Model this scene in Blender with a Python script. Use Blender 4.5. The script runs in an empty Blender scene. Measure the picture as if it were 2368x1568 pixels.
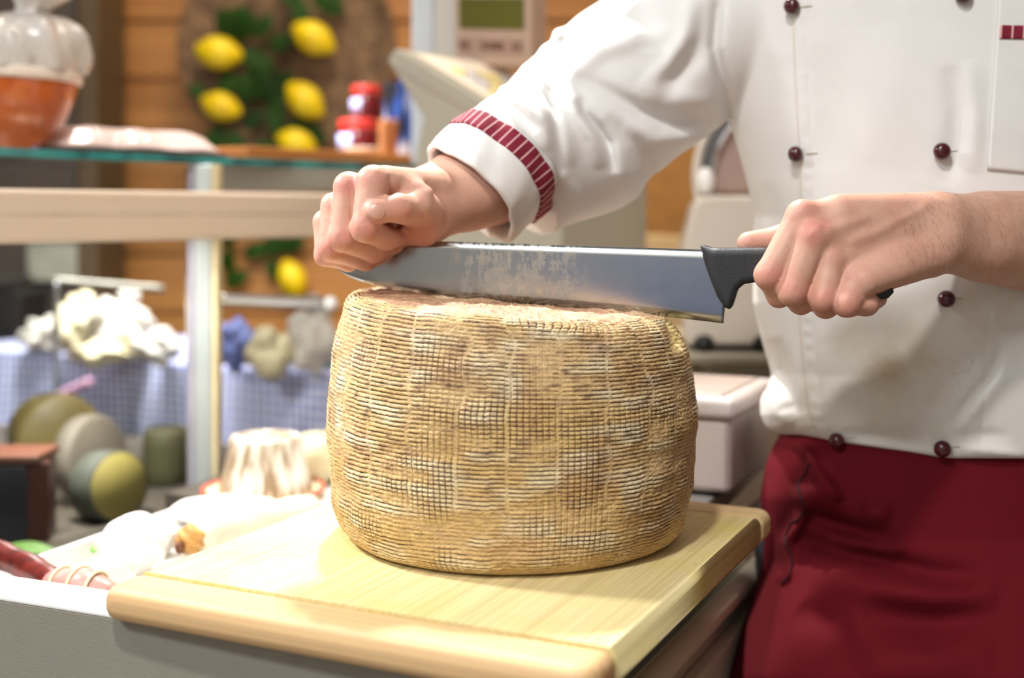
import bpy, bmesh, math, random
import numpy as np
from mathutils import Vector, Matrix

sc = bpy.context.scene
COL = sc.collection
random.seed(4)
RNG = np.random.default_rng(7)

# ------------------------------------------------------------------ camera, light, exposure
F = 2833.0            # focal length in pixels of the 2368 px wide frame
CX, HZ = 1184.0, 490.0  # principal column, horizon row
H = 1.20              # eye height

cam = bpy.data.cameras.new('camera')
cam.sensor_width = 36.0
cam.lens = F / 2368.0 * 36.0
cam.shift_y = -(784.0 - HZ) / 2368.0
cam.dof.use_dof = True
cam.dof.focus_distance = 0.865
cam.dof.aperture_fstop = 3.1
cam.clip_start = 0.05
camo = bpy.data.objects.new('camera', cam)
COL.objects.link(camo)
camo.location = (0, 0, H)
camo.rotation_euler = (math.pi / 2, 0, 0)
sc.camera = camo

sc.view_settings.view_transform = 'Standard'
sc.view_settings.look = 'None'
sc.view_settings.gamma = 1.0
sc.view_settings.use_curve_mapping = False
sc.view_settings.exposure = 0.22

w = bpy.data.worlds.new('world')
sc.world = w
w.use_nodes = True
w.node_tree.nodes['Background'].inputs[0].default_value = (0.78, 0.83, 0.90, 1)
w.node_tree.nodes['Background'].inputs[1].default_value = 0.14


def area_light(name, loc, target, size, power, color, spread=180):
    l = bpy.data.lights.new(name, 'AREA')
    l.shape = 'DISK'
    l.size = size
    l.energy = power
    l.color = color
    l.spread = math.radians(spread)
    o = bpy.data.objects.new(name, l)
    COL.objects.link(o)
    o.location = loc
    d = Vector(target) - Vector(loc)
    o.rotation_euler = d.to_track_quat('-Z', 'Y').to_euler()
    return o


WARM = (1.0, 0.86, 0.68)
WHITE = (1.0, 0.965, 0.92)
area_light('ceiling_spot_front', (-0.32, -0.25, 2.72), (0.25, 1.0, 1.05), 0.13, 21.5, WHITE)
area_light('ceiling_spot_rear', (-0.16, 1.72, 2.50), (0.0, 0.93, 1.0), 0.09, 3.8, WHITE, 50)
area_light('counter_lamp_low', (-0.515, 1.405, 1.192), (-0.47, 1.30, 0.5), 0.11, 6.0, (1.0, 0.97, 0.92), 170)
area_light('added_fill_left', (-0.78, 1.02, 1.75), (-0.10, 0.93, 1.04), 0.12, 1.3, (0.96, 0.97, 1.0), 55)  # added cool fill that brightens the left side of the cheese
area_light('counter_lamp_far', (-0.55, 1.85, 1.95), (-0.55, 2.1, 0.9), 0.4, 12, (0.98, 0.98, 1.0), 90)
area_light('wall_washer', (-0.3, 1.9, 2.9), (-0.4, 3.0, 1.2), 0.6, 22, WARM)
area_light('wall_washer_right', (0.9, 2.0, 2.7), (0.5, 2.6, 1.1), 0.5, 12, WARM)
area_light('added_wall_fill', (-1.3, -1.3, 2.9), (-1.4, -1.8, 0.8), 0.8, 90, (0.92, 0.96, 1.0))  # added to brighten the unseen wall that the blade reflects

# ------------------------------------------------------------------ helpers


def P(px, py, Y):
    return np.array([(px - CX) / F * Y, Y, H - (py - HZ) / F * Y])


def G(px, py, z):
    Y = (H - z) * F / (py - HZ)
    return np.array([(px - CX) / F * Y, Y, z])


def PX(p):
    y = np.maximum(p[..., 1], 1e-3)
    return CX + p[..., 0] / y * F, HZ - (p[..., 2] - H) / y * F


def srgb(h):
    h = h.lstrip('#')
    c = [int(h[i:i + 2], 16) / 255 for i in (0, 2, 4)]
    return tuple((x / 12.92 if x <= 0.04045 else ((x + 0.055) / 1.055) ** 2.4) for x in c) + (1.0,)


class NT:
    def __init__(s, name):
        s.m = bpy.data.materials.new(name)
        s.m.use_nodes = True
        s.t = s.m.node_tree
        s.b = s.t.nodes['Principled BSDF']

    def n(s, typ, **kw):
        nd = s.t.nodes.new(typ)
        for k, v in kw.items():
            if hasattr(nd, k) and not k.startswith('i_'):
                setattr(nd, k, v)
            else:
                nd.inputs[k[2:] if k.startswith('i_') else k].default_value = v
        return nd

    def l(s, a, b):
        s.t.links.new(a, b)

    def coord(s, kind='Object', scale=(1, 1, 1), rot=(0, 0, 0)):
        tc = s.n('ShaderNodeTexCoord')
        mp = s.n('ShaderNodeMapping')
        mp.inputs['Scale'].default_value = scale
        mp.inputs['Rotation'].default_value = rot
        s.l(tc.outputs[kind], mp.inputs[0])
        return mp.outputs[0]

    def noise(s, vec, scale, detail=3, rough=.5):
        nd = s.n('ShaderNodeTexNoise')
        nd.inputs['Scale'].default_value = scale
        nd.inputs['Detail'].default_value = detail
        nd.inputs['Roughness'].default_value = rough
        s.l(vec, nd.inputs['Vector'])
        return nd.outputs['Fac']

    def ramp(s, fac, stops):
        r = s.n('ShaderNodeValToRGB')
        el = r.color_ramp.elements
        while len(el) < len(stops):
            el.new(0.5)
        for e, (p, c) in zip(el, stops):
            e.position = p
            e.color = c
        s.l(fac, r.inputs[0])
        return r.outputs[0]

    def mix(s, fac, a, b, mode='MIX'):
        m = s.n('ShaderNodeMix', data_type='RGBA', blend_type=mode)
        for sock, v in ((m.inputs[0], fac), (m.inputs[6], a), (m.inputs[7], b)):
            if hasattr(v, 'is_output'):
                s.l(v, sock)
            else:
                sock.default_value = v
        return m.outputs[2]

    def bump(s, h, strength=.3, dist=.001):
        b = s.n('ShaderNodeBump')
        b.inputs['Strength'].default_value = strength
        b.inputs['Distance'].default_value = dist
        s.l(h, b.inputs['Height'])
        s.l(b.outputs[0], s.b.inputs['Normal'])
        return b

    def set(s, **kw):
        names = dict(color='Base Color', rough='Roughness', metal='Metallic', spec='Specular IOR Level', trans='Transmission Weight', ior='IOR',
                     sss='Subsurface Weight', sheen='Sheen Weight', coat='Coat Weight', alpha='Alpha', emis='Emission Color', estr='Emission Strength')
        for k, v in kw.items():
            sock = s.b.inputs[names[k]]
            if hasattr(v, 'is_output'):
                s.l(v, sock)
            else:
                sock.default_value = v
        return s


def simple(name, col, rough=.5, metal=0., var=.12, scale=18., spec=.4, bump=0., **kw):
    """one flat colour broken by a soft noise"""
    m = NT(name)
    c = srgb(col)
    v = m.coord()
    n = m.noise(v, scale, 4)
    lo = tuple(x * (1 - var) for x in c[:3]) + (1,)
    hi = tuple(min(1, x * (1 + var)) for x in c[:3]) + (1,)
    m.set(color=m.ramp(n, [(.3, lo), (.7, hi)]), rough=rough, metal=metal, spec=spec, **kw)
    if bump:
        m.bump(m.noise(v, scale * 14, 3), bump, .001)
    return m.m


def link(name, me, mat=None, parent=None, smooth=True):
    o = bpy.data.objects.new(name, me)
    COL.objects.link(o)
    if mat:
        me.materials.append(mat)
    if parent:
        o.parent = parent
        o.matrix_parent_inverse = Matrix.Translation(-Vector(parent.location))
    if smooth and len(me.polygons):
        me.polygons.foreach_set('use_smooth', [True] * len(me.polygons))
    return o


def tag(o, label=None, cat=None, group=None, kind=None):
    if label: o['label'] = label
    if cat: o['category'] = cat
    if group: o['group'] = group
    if kind: o['kind'] = kind
    return o


def empty(name, loc, label, cat, group=None):
    o = bpy.data.objects.new(name, None)
    o.empty_display_size = .05
    COL.objects.link(o)
    o.location = tuple(float(x) for x in loc)
    return tag(o, label, cat, group)


def mesh_np(name, V, faces):
    me = bpy.data.meshes.new(name)
    V = np.asarray(V, dtype=np.float32)
    faces = np.asarray(faces, dtype=np.int32)
    n = faces.shape[1]
    me.vertices.add(len(V))
    me.vertices.foreach_set('co', V.ravel())
    me.loops.add(faces.size)
    me.loops.foreach_set('vertex_index', faces.ravel())
    me.polygons.add(len(faces))
    me.polygons.foreach_set('loop_start', np.arange(len(faces), dtype=np.int32) * n)
    me.update(calc_edges=True)
    me.validate()
    return me


def point_color(me, name, rgb):
    a = me.color_attributes.new(name, 'FLOAT_COLOR', 'POINT')
    d = np.ones((len(rgb), 4), dtype=np.float32)
    rgb = np.asarray(rgb)
    d[:, :3] = rgb if rgb.ndim == 2 else rgb[:, None]
    a.data.foreach_set('color', d.ravel())


def grid_faces(nu, nv, wrap_u=False):
    """index = i*nv + j"""
    iu = np.arange(nu if wrap_u else nu - 1)
    jv = np.arange(nv - 1)
    I, J = np.meshgrid(iu, jv, indexing='ij')
    I2 = (I + 1) % nu
    return np.stack([I * nv + J, I2 * nv + J, I2 * nv + J + 1, I * nv + J + 1], -1).reshape(-1, 4)


def sheet(name, Pgrid, mat, parent=None, thick=.002, uv=None):
    """a grid of points (nu,nv,3) given real thickness"""
    nu, nv, _ = Pgrid.shape
    me = mesh_np(name, Pgrid.reshape(-1, 3), grid_faces(nu, nv))
    if uv is not None:
        l = me.uv_layers.new(name='UVMap')
        vi = np.zeros(len(me.loops), dtype=np.int32)
        me.loops.foreach_get('vertex_index', vi)
        l.data.foreach_set('uv', uv.reshape(-1, 2)[vi].astype(np.float32).ravel())
    o = link(name, me, mat, parent)
    if thick:
        s = o.modifiers.new('solid', 'SOLIDIFY')
        s.thickness = thick
        s.offset = 0
    return o


def from_bm(name, bm, mat, parent=None, smooth=False, bevel=0., seg=3):
    me = bpy.data.meshes.new(name)
    bmesh.ops.recalc_face_normals(bm, faces=bm.faces)
    bm.to_mesh(me)
    bm.free()
    o = link(name, me, mat, parent, smooth)
    if bevel:
        b = o.modifiers.new('bevel', 'BEVEL')
        b.width = bevel
        b.segments = seg
        b.limit_method = 'ANGLE'
        me.polygons.foreach_set('use_smooth', [True] * len(me.polygons))
        wn = o.modifiers.new('wn', 'WEIGHTED_NORMAL')
        wn.keep_sharp = True
    return o


def obox(name, o, u, v, w, mat, parent=None, bevel=.002, seg=3):
    """box from corner o along the three edge vectors"""
    o, u, v, w = (np.asarray(x, dtype=float) for x in (o, u, v, w))
    bm = bmesh.new()
    vs = []
    for k in (0, 1):
        for (a, b) in ((0, 0), (1, 0), (1, 1), (0, 1)):
            vs.append(bm.verts.new(o + a * u + b * v + k * w))
    for f in ((0, 3, 2, 1), (4, 5, 6, 7), (0, 1, 5, 4), (1, 2, 6, 5), (2, 3, 7, 6), (3, 0, 4, 7)):
        bm.faces.new([vs[i] for i in f])
    return from_bm(name, bm, mat, parent, bevel=bevel, seg=seg)


def prism(name, poly, ext, mat, parent=None, bevel=.002, seg=3):
    """closed polygon of 3D points swept along the vector ext"""
    bm = bmesh.new()
    e = np.asarray(ext, dtype=float)
    a = [bm.verts.new(np.asarray(p, dtype=float)) for p in poly]
    b = [bm.verts.new(np.asarray(p, dtype=float) + e) for p in poly]
    bm.faces.new(a)
    bm.faces.new(b[::-1])
    n = len(a)
    for i in range(n):
        bm.faces.new([a[i], b[i], b[(i + 1) % n], a[(i + 1) % n]])
    return from_bm(name, bm, mat, parent, bevel=bevel, seg=seg)


def lathe(name, prof, center, mat, parent=None, seg=48, axis=(0, 0, 1), wob=None):
    """prof = list of (r, h); closed where r = 0"""
    prof = np.array(prof, dtype=float)
    ax = Vector(axis).normalized()
    q = Vector((0, 0, 1)).rotation_difference(ax).to_matrix()
    th = np.linspace(0, 2 * np.pi, seg, endpoint=False)
    V = np.zeros((seg, len(prof), 3))
    for j, (r, h) in enumerate(prof):
        rr = r * (1 + (wob(th, h) if wob else 0))
        V[:, j, 0] = rr * np.cos(th)
        V[:, j, 1] = rr * np.sin(th)
        V[:, j, 2] = h
    V = V.reshape(-1, 3) @ np.array(q).T + np.asarray(center)
    me = mesh_np(name, V, grid_faces(seg, len(prof), True))
    bm = bmesh.new()
    bm.from_mesh(me)
    bmesh.ops.remove_doubles(bm, verts=bm.verts, dist=1e-6)
    bmesh.ops.recalc_face_normals(bm, faces=bm.faces)
    bm.to_mesh(me)
    bm.free()
    return link(name, me, mat, parent)


def smooth_path(pts, n):
    pts = np.asarray(pts, dtype=float)
    t = np.zeros(len(pts))
    t[1:] = np.cumsum(np.linalg.norm(np.diff(pts, axis=0), axis=1))
    tt = np.linspace(0, t[-1], n)
    m = np.gradient(pts, t, axis=0) if len(pts) > 2 else np.tile((pts[1] - pts[0]) / t[1], (2, 1))
    k = np.clip(np.searchsorted(t, tt, 'right') - 1, 0, len(pts) - 2)
    h = (t[k + 1] - t[k])[:, None]
    s = ((tt - t[k]) / h[:, 0])[:, None]
    return ((2 * s**3 - 3 * s**2 + 1) * pts[k] + (s**3 - 2 * s**2 + s) * h * m[k] + (-2 * s**3 + 3 * s**2) * pts[k + 1] + (s**3 - s**2) * h * m[k + 1])


def tube(name, pts, rad, mat, parent=None, n=40, seg=12, smooth=True, radfn=None):
    C = smooth_path(pts, n) if smooth else np.asarray(pts, dtype=float)
    n = len(C)
    T = np.gradient(C, axis=0)
    T /= np.linalg.norm(T, axis=1)[:, None]
    up = np.array([0, 0, 1.]) if abs(T[0, 2]) < .9 else np.array([1., 0, 0])
    th = np.linspace(0, 2 * np.pi, seg, endpoint=False)
    V = []
    a = np.cross(T[0], up)
    for i in range(n):
        a = a - T[i] * np.dot(a, T[i])
        a /= np.linalg.norm(a)
        b = np.cross(T[i], a)
        r = rad if radfn is None else radfn(i / (n - 1)) * rad
        V.append(C[i] + r * (np.cos(th)[:, None] * a + np.sin(th)[:, None] * b))
    V = np.array(V)
    faces = []
    for i in range(n - 1):
        for j in range(seg):
            j2 = (j + 1) % seg
            faces.append((i * seg + j, i * seg + j2, (i + 1) * seg + j2, (i + 1) * seg + j))
    bm = bmesh.new()
    vs = [bm.verts.new(p) for p in V.reshape(-1, 3)]
    for f in faces:
        bm.faces.new([vs[k] for k in f])
    bm.faces.new([vs[k] for k in range(seg)][::-1])
    bm.faces.new([vs[(n - 1) * seg + k] for k in range(seg)])
    return from_bm(name, bm, mat, parent, smooth=True)


def blob(name, c, r, mat, parent=None, sub=4, fn=None, rot=None):
    """a sphere stretched to radii r and pushed along fn(unit vectors)"""
    bm = bmesh.new()
    bmesh.ops.create_icosphere(bm, subdivisions=sub, radius=1.0)
    U = np.array([v.co[:] for v in bm.verts])
    k = 1 + (fn(U) if fn else 0)
    V = U * (k[:, None] if fn else 1) * np.asarray(r)
    if rot is not None:
        V = V @ np.array(rot).T
    V = V + np.asarray(c)
    for v, p in zip(bm.verts, V):
        v.co = p
    return from_bm(name, bm, mat, parent, smooth=True)


def vnoise(x, y, seed=0, wrapx=None):
    """value noise on unit lattice"""
    rg = np.random.default_rng(seed)
    N = 257
    T = rg.random((N, N))
    xi = np.floor(x).astype(int); yi = np.floor(y).astype(int)
    fx = x - xi; fy = y - yi
    fx = fx * fx * (3 - 2 * fx); fy = fy * fy * (3 - 2 * fy)
    m = wrapx if wrapx else N
    a = T[(xi % m) % N, yi % N]; b = T[((xi + 1) % m) % N, yi % N]
    c = T[(xi % m) % N, (yi + 1) % N]; d = T[((xi + 1) % m) % N, (yi + 1) % N]
    return (a * (1 - fx) + b * fx) * (1 - fy) + (c * (1 - fx) + d * fx) * fy


# ------------------------------------------------------------------ implicit surfaces
def smin(a, b, k):
    h = np.clip(.5 + .5 * (b - a) / k, 0, 1)
    return b + (a - b) * h - k * h * (1 - h)


def cone(p, a, b, ra, rb):
    ba = b - a
    pa = p - a
    h = np.clip(pa @ ba / max(ba @ ba, 1e-12), 0, 1)
    q = pa - h[:, None] * ba
    return np.sqrt(np.einsum('ij,ij->i', q, q)) - (ra + (rb - ra) * h)


def ell(p, c, r, R=None):
    q = p - c
    if R is not None:
        q = q @ R
    r = np.asarray(r)
    k0 = np.sqrt(np.einsum('ij,ij->i', q / r, q / r))
    k1 = np.sqrt(np.einsum('ij,ij->i', q / (r * r), q / (r * r))) + 1e-9
    return k0 * (k0 - 1) / k1


def seg2d(x, y, pts, along=False):
    """distance in frame units to a polyline, and how far along it the nearest point lies"""
    best = np.full(x.shape, 1e9); tb = np.zeros(x.shape)
    q = np.array(pts, dtype=float)
    ln = np.concatenate([[0], np.cumsum(np.hypot(*np.diff(q, axis=0).T))])
    for i in range(len(q) - 1):
        (ax, ay), (bx, by) = q[i], q[i + 1]
        dx, dy = bx - ax, by - ay
        h = np.clip(((x - ax) * dx + (y - ay) * dy) / (dx * dx + dy * dy), 0, 1)
        d = np.hypot(x - ax - h * dx, y - ay - h * dy)
        if along:
            tb = np.where(d < best, (ln[i] + h * (ln[i + 1] - ln[i])) / ln[-1], tb)
        best = np.minimum(best, d)
    return (best, tb) if along else best


def mesh_sdf(name, f, lo, hi, h, n=20):
    lo = np.asarray(lo, dtype=float); hi = np.asarray(hi, dtype=float)
    nb = np.ceil((hi - lo) / (h * n)).astype(int)
    bi = np.stack(np.meshgrid(*[np.arange(k) for k in nb], indexing='ij'), -1).reshape(-1, 3)
    cen = lo + (bi + .5) * n * h
    R = n * h * .5 * math.sqrt(3)
    d = np.concatenate([f(c, None, None) for c in np.array_split(cen, max(1, len(cen) // 40000))])
    keep = bi[np.abs(d) < R * 1.5 + .006]
    M = int(nb.max() * n + 4)
    g = np.arange(n + 1)
    loc = np.stack(np.meshgrid(g, g, g, indexing='ij'), -1).reshape(-1, 3)
    keys, verts, quads = [], [], []
    corners = [(a, b, c) for a in (0, 1) for b in (0, 1) for c in (0, 1)]
    for b in keep:
        o = b * n
        D = f(lo + (o + loc) * h, lo + (o + n / 2) * h, R).reshape(n + 1, n + 1, n + 1)
        S = D < 0
        if S.all() or not S.any():
            continue
        cnt = sum(S[a:a + n, bb:bb + n, c:c + n].astype(np.int8) for a, bb, c in corners)
        ci = np.argwhere((cnt > 0) & (cnt < 8))
        acc = np.zeros((len(ci), 3)); wn = np.zeros(len(ci))
        for ax in range(3):
            for s in ((0, 0), (0, 1), (1, 0), (1, 1)):
                off = np.zeros(3, int)
                off[[k for k in range(3) if k != ax]] = s
                a = ci + off
                e = a.copy(); e[:, ax] += 1
                da = D[a[:, 0], a[:, 1], a[:, 2]]; de = D[e[:, 0], e[:, 1], e[:, 2]]
                m = (da < 0) != (de < 0)
                t = np.where(m, da / np.where(m, da - de, 1), 0)
                pt = a.astype(float); pt[:, ax] += t
                acc += pt * m[:, None]; wn += m
        verts.append(lo + (o + acc / wn[:, None]) * h)
        gi = ci + o + 1
        keys.append((gi[:, 0] * M + gi[:, 1]) * M + gi[:, 2])
        for ax in range(3):
            sl1 = [slice(0, n)] * 3; sl2 = [slice(0, n)] * 3
            sl2[ax] = slice(1, n + 1)
            A = S[tuple(sl1)]; B = S[tuple(sl2)]
            e = np.argwhere(A != B)
            if not len(e):
                continue
            flip = A[e[:, 0], e[:, 1], e[:, 2]]
            u, v = (ax + 1) % 3, (ax + 2) % 3
            ge = e + o + 1
            q = []
            for (du, dv) in ((-1, -1), (0, -1), (0, 0), (-1, 0)):
                c = ge.copy(); c[:, u] += du; c[:, v] += dv
                q.append((c[:, 0] * M + c[:, 1]) * M + c[:, 2])
            q = np.stack(q, 1)
            q[~flip] = q[~flip][:, ::-1]
            quads.append(q)
    K = np.concatenate(keys); V = np.concatenate(verts); Q = np.concatenate(quads)
    order = np.argsort(K); K = K[order]; V = V[order]
    idx = np.clip(np.searchsorted(K, Q), 0, len(K) - 1)
    ok = (K[idx] == Q).all(1)
    return mesh_np(name, V, idx[ok])


def trace(f, px, py, y0=.6, y1=1.6, it=90):
    """where sight lines through frame points meet the implicit surface, and the outward normals"""
    px = np.asarray(px, dtype=float).ravel(); py = np.asarray(py, dtype=float).ravel()
    D = np.stack([(px - CX) / F, np.ones_like(px), -(py - HZ) / F], 1)
    L = np.linalg.norm(D, axis=1)
    Y = np.full(len(px), y0)
    for _ in range(it):
        p = D * Y[:, None] + np.array([0, 0, H])
        Y = np.minimum(Y + .75 * f(p, None, None) / L, y1)
    p = D * Y[:, None] + np.array([0, 0, H])
    e = 4e-4
    nrm = np.stack([f(p + np.eye(3)[k] * e, None, None) - f(p - np.eye(3)[k] * e, None, None) for k in range(3)], 1)
    nrm /= np.linalg.norm(nrm, axis=1)[:, None] + 1e-12
    return p, nrm


def near(c, R, cc, rr):
    return c is None or np.linalg.norm(c - cc) < R + rr + .03

# ------------------------------------------------------------------ materials
M = {}


def skin_mat():
    m = NT('skin')
    at = m.n('ShaderNodeAttribute', attribute_name='red')
    v = m.coord()
    base = m.ramp(m.noise(v, 55, 5), [(.3, srgb('C69882')), (.7, srgb('D2A893'))])
    col = m.mix(at.outputs['Fac'], base, srgb('C4766A'))
    fr = m.ramp(m.noise(v, 420, 3), [(.30, (.84, .74, .70, 1)), (.40, (1, 1, 1, 1))])
    col = m.mix(.5, col, fr, 'MULTIPLY')
    m.set(color=col, rough=.5, spec=.36, sss=.08)
    m.b.inputs['Subsurface Radius'].default_value = (1, .35, .2)
    m.b.inputs['Subsurface Scale'].default_value = .006
    a = m.noise(v, 260, 4, .6)
    vo = m.n('ShaderNodeTexVoronoi')
    vo.inputs['Scale'].default_value = 900
    m.l(v, vo.inputs['Vector'])
    add = m.n('ShaderNodeMath', operation='ADD')
    m.l(a, add.inputs[0]); m.l(vo.outputs[0], add.inputs[1])
    m.bump(add.outputs[0], .14, .0005)
    return m.m


def cloth_mat(name, col, var=.05, twill=True, rough=.85, stain=None, bs=.25, sheen=.08):
    m = NT(name)
    v = m.coord()
    c = srgb(col)
    lo = tuple(x * (1 - var) for x in c[:3]) + (1,)
    hi = tuple(min(1, x * (1 + var)) for x in c[:3]) + (1,)
    out = m.ramp(m.noise(v, 30, 5), [(.3, lo), (.7, hi)])
    if stain:
        at = m.n('ShaderNodeAttribute', attribute_name='stain')
        out = m.mix(at.outputs['Fac'], out, srgb(stain))
    m.set(color=out, rough=rough, spec=.15, sheen=sheen)
    wv = m.n('ShaderNodeTexWave')
    wv.inputs['Scale'].default_value = 620
    wv.inputs['Distortion'].default_value = 1.5
    m.l(m.coord(rot=(0, .6, .5)), wv.inputs['Vector'])
    m.bump(wv.outputs['Fac'], bs, .0004)
    return m.m


M['skin'] = skin_mat()
M['jacket'] = cloth_mat('white_cotton', 'DFDDDA', .025, stain='B9A680')
M['apron'] = cloth_mat('maroon_cotton', '5E0C17', .06, sheen=0.)
M['trousers'] = cloth_mat('dark_cotton', '26262C')
M['button'] = simple('button_maroon', '44121B', .22, spec=.6, var=.15)
M['thread'] = simple('thread', 'B8B0A0', .8)
M['seam_shade'] = simple('dark_seam_shade', '22060C', .8)
M['nail'] = simple('nail', 'CFA08E', .3, spec=.5, var=.06)
M['shoe'] = simple('shoe_black', '1B1A1A', .4)
M['hair'] = simple('hair_brown', '3A2A1E', .6, bump=.5)


def stripe_mat():
    m = NT('maroon_stripe')
    uv = m.n('ShaderNodeUVMap')
    sp = m.n('ShaderNodeSeparateXYZ')
    m.l(uv.outputs[0], sp.inputs[0])
    fr = m.n('ShaderNodeMath', operation='FRACT')
    m.l(sp.outputs[0], fr.inputs[0])
    lt = m.n('ShaderNodeMath', operation='LESS_THAN')
    m.l(fr.outputs[0], lt.inputs[0]); lt.inputs[1].default_value = .17
    n = m.noise(m.coord(), 60, 4)
    base = m.ramp(n, [(.3, srgb('6E1C2C')), (.7, srgb('82263A'))])
    m.set(color=m.mix(lt.outputs[0], base, srgb('D2A8A4')), rough=.8, spec=.2)
    return m.m


M['stripe'] = stripe_mat()

# ------------------------------------------------------------------ the cook: implicit shapes
r_ = lambda mm: mm * .001


def pt(*a): return P(*a)


# right hand: a fist pressing on the tip of the knife (px, py, depth), radius mm
RF = dict(
    index=[((863, 421, .892), 12.2), ((843, 526, .884), 10.3), ((893, 551, .905), 8.4), ((925, 545, .926), 7.6)],
    middle=[((806, 432, .900), 10.8), ((790, 551, .893), 9.3), ((868, 580, .916), 8.3), ((912, 566, .940), 7.4)],
    ring=[((774, 476, .910), 10.0), ((763, 575, .903), 8.8), ((845, 602, .924), 7.6), ((890, 585, .943), 7.0)],
    little=[((753, 514, .921), 9.2), ((752, 591, .912), 7.6), ((805, 606, .928), 6.8), ((845, 592, .943), 6.4)])
RF = {k: [(pt(*p), r_(r)) for p, r in v] for k, v in RF.items()}
RW = [pt(983, 452, .975), pt(1000, 488, .962)]
RT = [(pt(1000, 500, .948), r_(13)), (pt(966, 490, .914), r_(13.0)), (pt(921, 481, .889), r_(10.8)), (pt(868, 489, .8790), r_(9.0))]
R_EL = pt(1410, 300, 1.135)
R_SH = np.array([.24, 1.125, 1.40])
RC = pt(880, 500, .925)


def chain(p, ch, k):
    d = None
    for (a, ra), (b, rb) in zip(ch[:-1], ch[1:]):
        c = cone(p, a, b, ra, rb)
        d = c if d is None else smin(d, c, k)
    return d


def lines(p, items, taper=0.):
    """sum of soft ridges (+) and creases (-) that follow polylines; amplitude and width in mm"""
    x, y = PX(p)
    Y = np.maximum(p[:, 1], .3)
    out = np.zeros(len(p))
    for pts, amp, wid in items:
        q = np.array(pts)
        m = (x > q[:, 0].min() - 3.2 * wid * 3) & (x < q[:, 0].max() + 3.2 * wid * 3) & (y > q[:, 1].min() - 9.6 * wid) & (y < q[:, 1].max() + 9.6 * wid)
        if m.any():
            d, t = seg2d(x[m], y[m], pts, True)
            d = d * Y[m] / F * 1000
            k = np.clip(4 * t * (1 - t), 0, 1) ** taper if taper else 1.
            out[m] += amp * .001 * k * np.exp(-(d / wid) ** 2)
    return out


R_LINES = [
    ([(900, 412), (901, 432), (903, 446)], -1.3, 1.8), ([(903, 446), (940, 444), (968, 436), (985, 430)], -.6, 2.6),
    ([(811, 425), (812, 480), (815, 540)], -.7, 1.8), ([(765, 440), (766, 500), (768, 560)], -.5, 1.6),
    ([(835, 516), (850, 513)], -.35, 1.2), ([(780, 550), (796, 541)], -.4, 1.2), ([(757, 575), (770, 566)], -.35, 1.2),
    ([(1000, 452), (1005, 500)], -.5, 2.0), ([(903, 518), (918, 528), (930, 540)], -1.2, 2.2),
    ([(934, 455), (945, 462), (938, 470)], -.35, 1.4)]


def right_hand(p):
    fingers = None
    for k in ('little', 'ring', 'middle', 'index'):
        d = chain(p, RF[k], .004)
        fingers = d if fingers is None else smin(fingers, d, .0018)
    palm = None
    for k, wpt, ra in (('index', RW[0], 14), ('middle', RW[0], 14), ('ring', RW[1], 14), ('little', RW[1], 14)):
        m, mr = RF[k][0]
        c = cone(p, wpt, m, r_(ra), mr * .96)
        palm = c if palm is None else smin(palm, c, .006)
    palm = smin(palm, ell(p, pt(968, 522, .938), (.017, .020, .0150)), .008)
    palm = smin(palm, cone(p, pt(995, 436, .955), pt(893, 422, .904), .0150, .0120), .006)
    palm = smin(palm, ell(p, pt(945, 450, .914), (.018, .012, .012)), .007)
    palm = smin(palm, cone(p, pt(985, 520, .955), pt(905, 555, .955), .0145, .010), .008)
    palm = smin(palm, cone(p, pt(980, 478, .925), pt(984, 538, .932), .0110, .0098), .006)
    d = smin(palm, fingers, .0035)
    base = smin(cone(p, RT[0][0], RT[1][0], RT[0][1], RT[1][1]), ell(p, pt(952, 480, .905), (.0135, .0115, .0105)), .006)
    d = smin(d, base, .009)
    d = smin(d, chain(p, RT[1:], .004), .0014)
    return d - lines(p, R_LINES)


def arm(p, w0, w1, el, sh, rw, rm, re, rs):
    d = smin(cone(p, w0, el, rw, re), cone(p, w1, el + np.array([0, 0, -.01]), rw, re), .012)
    m0 = w0 * .55 + el * .45
    m1 = w1 * .55 + el * .45
    d = smin(d, cone(p, w0 * .8 + el * .2, m0, rw, rm), .02)
    d = smin(d, cone(p, w1 * .8 + el * .2, m1, rw, rm), .02)
    return smin(d, cone(p, el, sh, re * .98, rs), .02)


# left hand: fingers closed round the knife handle
LF = dict(
    index=[((1855, 499, .866), 11.0), ((1777, 636, .862), 9.6), ((1801, 683, .874), 8.3), ((1795, 645, .897), 7.4)],
    middle=[((1880, 545, .858), 11.6), ((1832, 672, .857), 10.4), ((1852, 697, .869), 8.8), ((1848, 655, .892), 7.6)],
    ring=[((1920, 600, .858), 9.6), ((1903, 690, .852), 9.5), ((1909, 706, .863), 8.8), ((1900, 665, .885), 7.4)],
    little=[((1972, 648, .857), 9.6), ((1957, 701, .848), 9.3), ((2003, 703, .857), 7.9), ((2030, 691, .871), 6.4)])
LF = {k: [(pt(*p), r_(r)) for p, r in v] for k, v in LF.items()}
LW = [pt(2172, 507, .893), pt(2160, 565, .890)]
L_EL = pt(2665, 578, 1.05)
L_SH = np.array([.545, 1.125, 1.40])
LT = [(pt(2010, 520, .895), r_(12)), (pt(1900, 536, .900), r_(11)), (pt(1812, 551, .903), r_(9.6)), (pt(1731, 562, .902), r_(8.4))]
LC = pt(1960, 580, .88)

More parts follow.
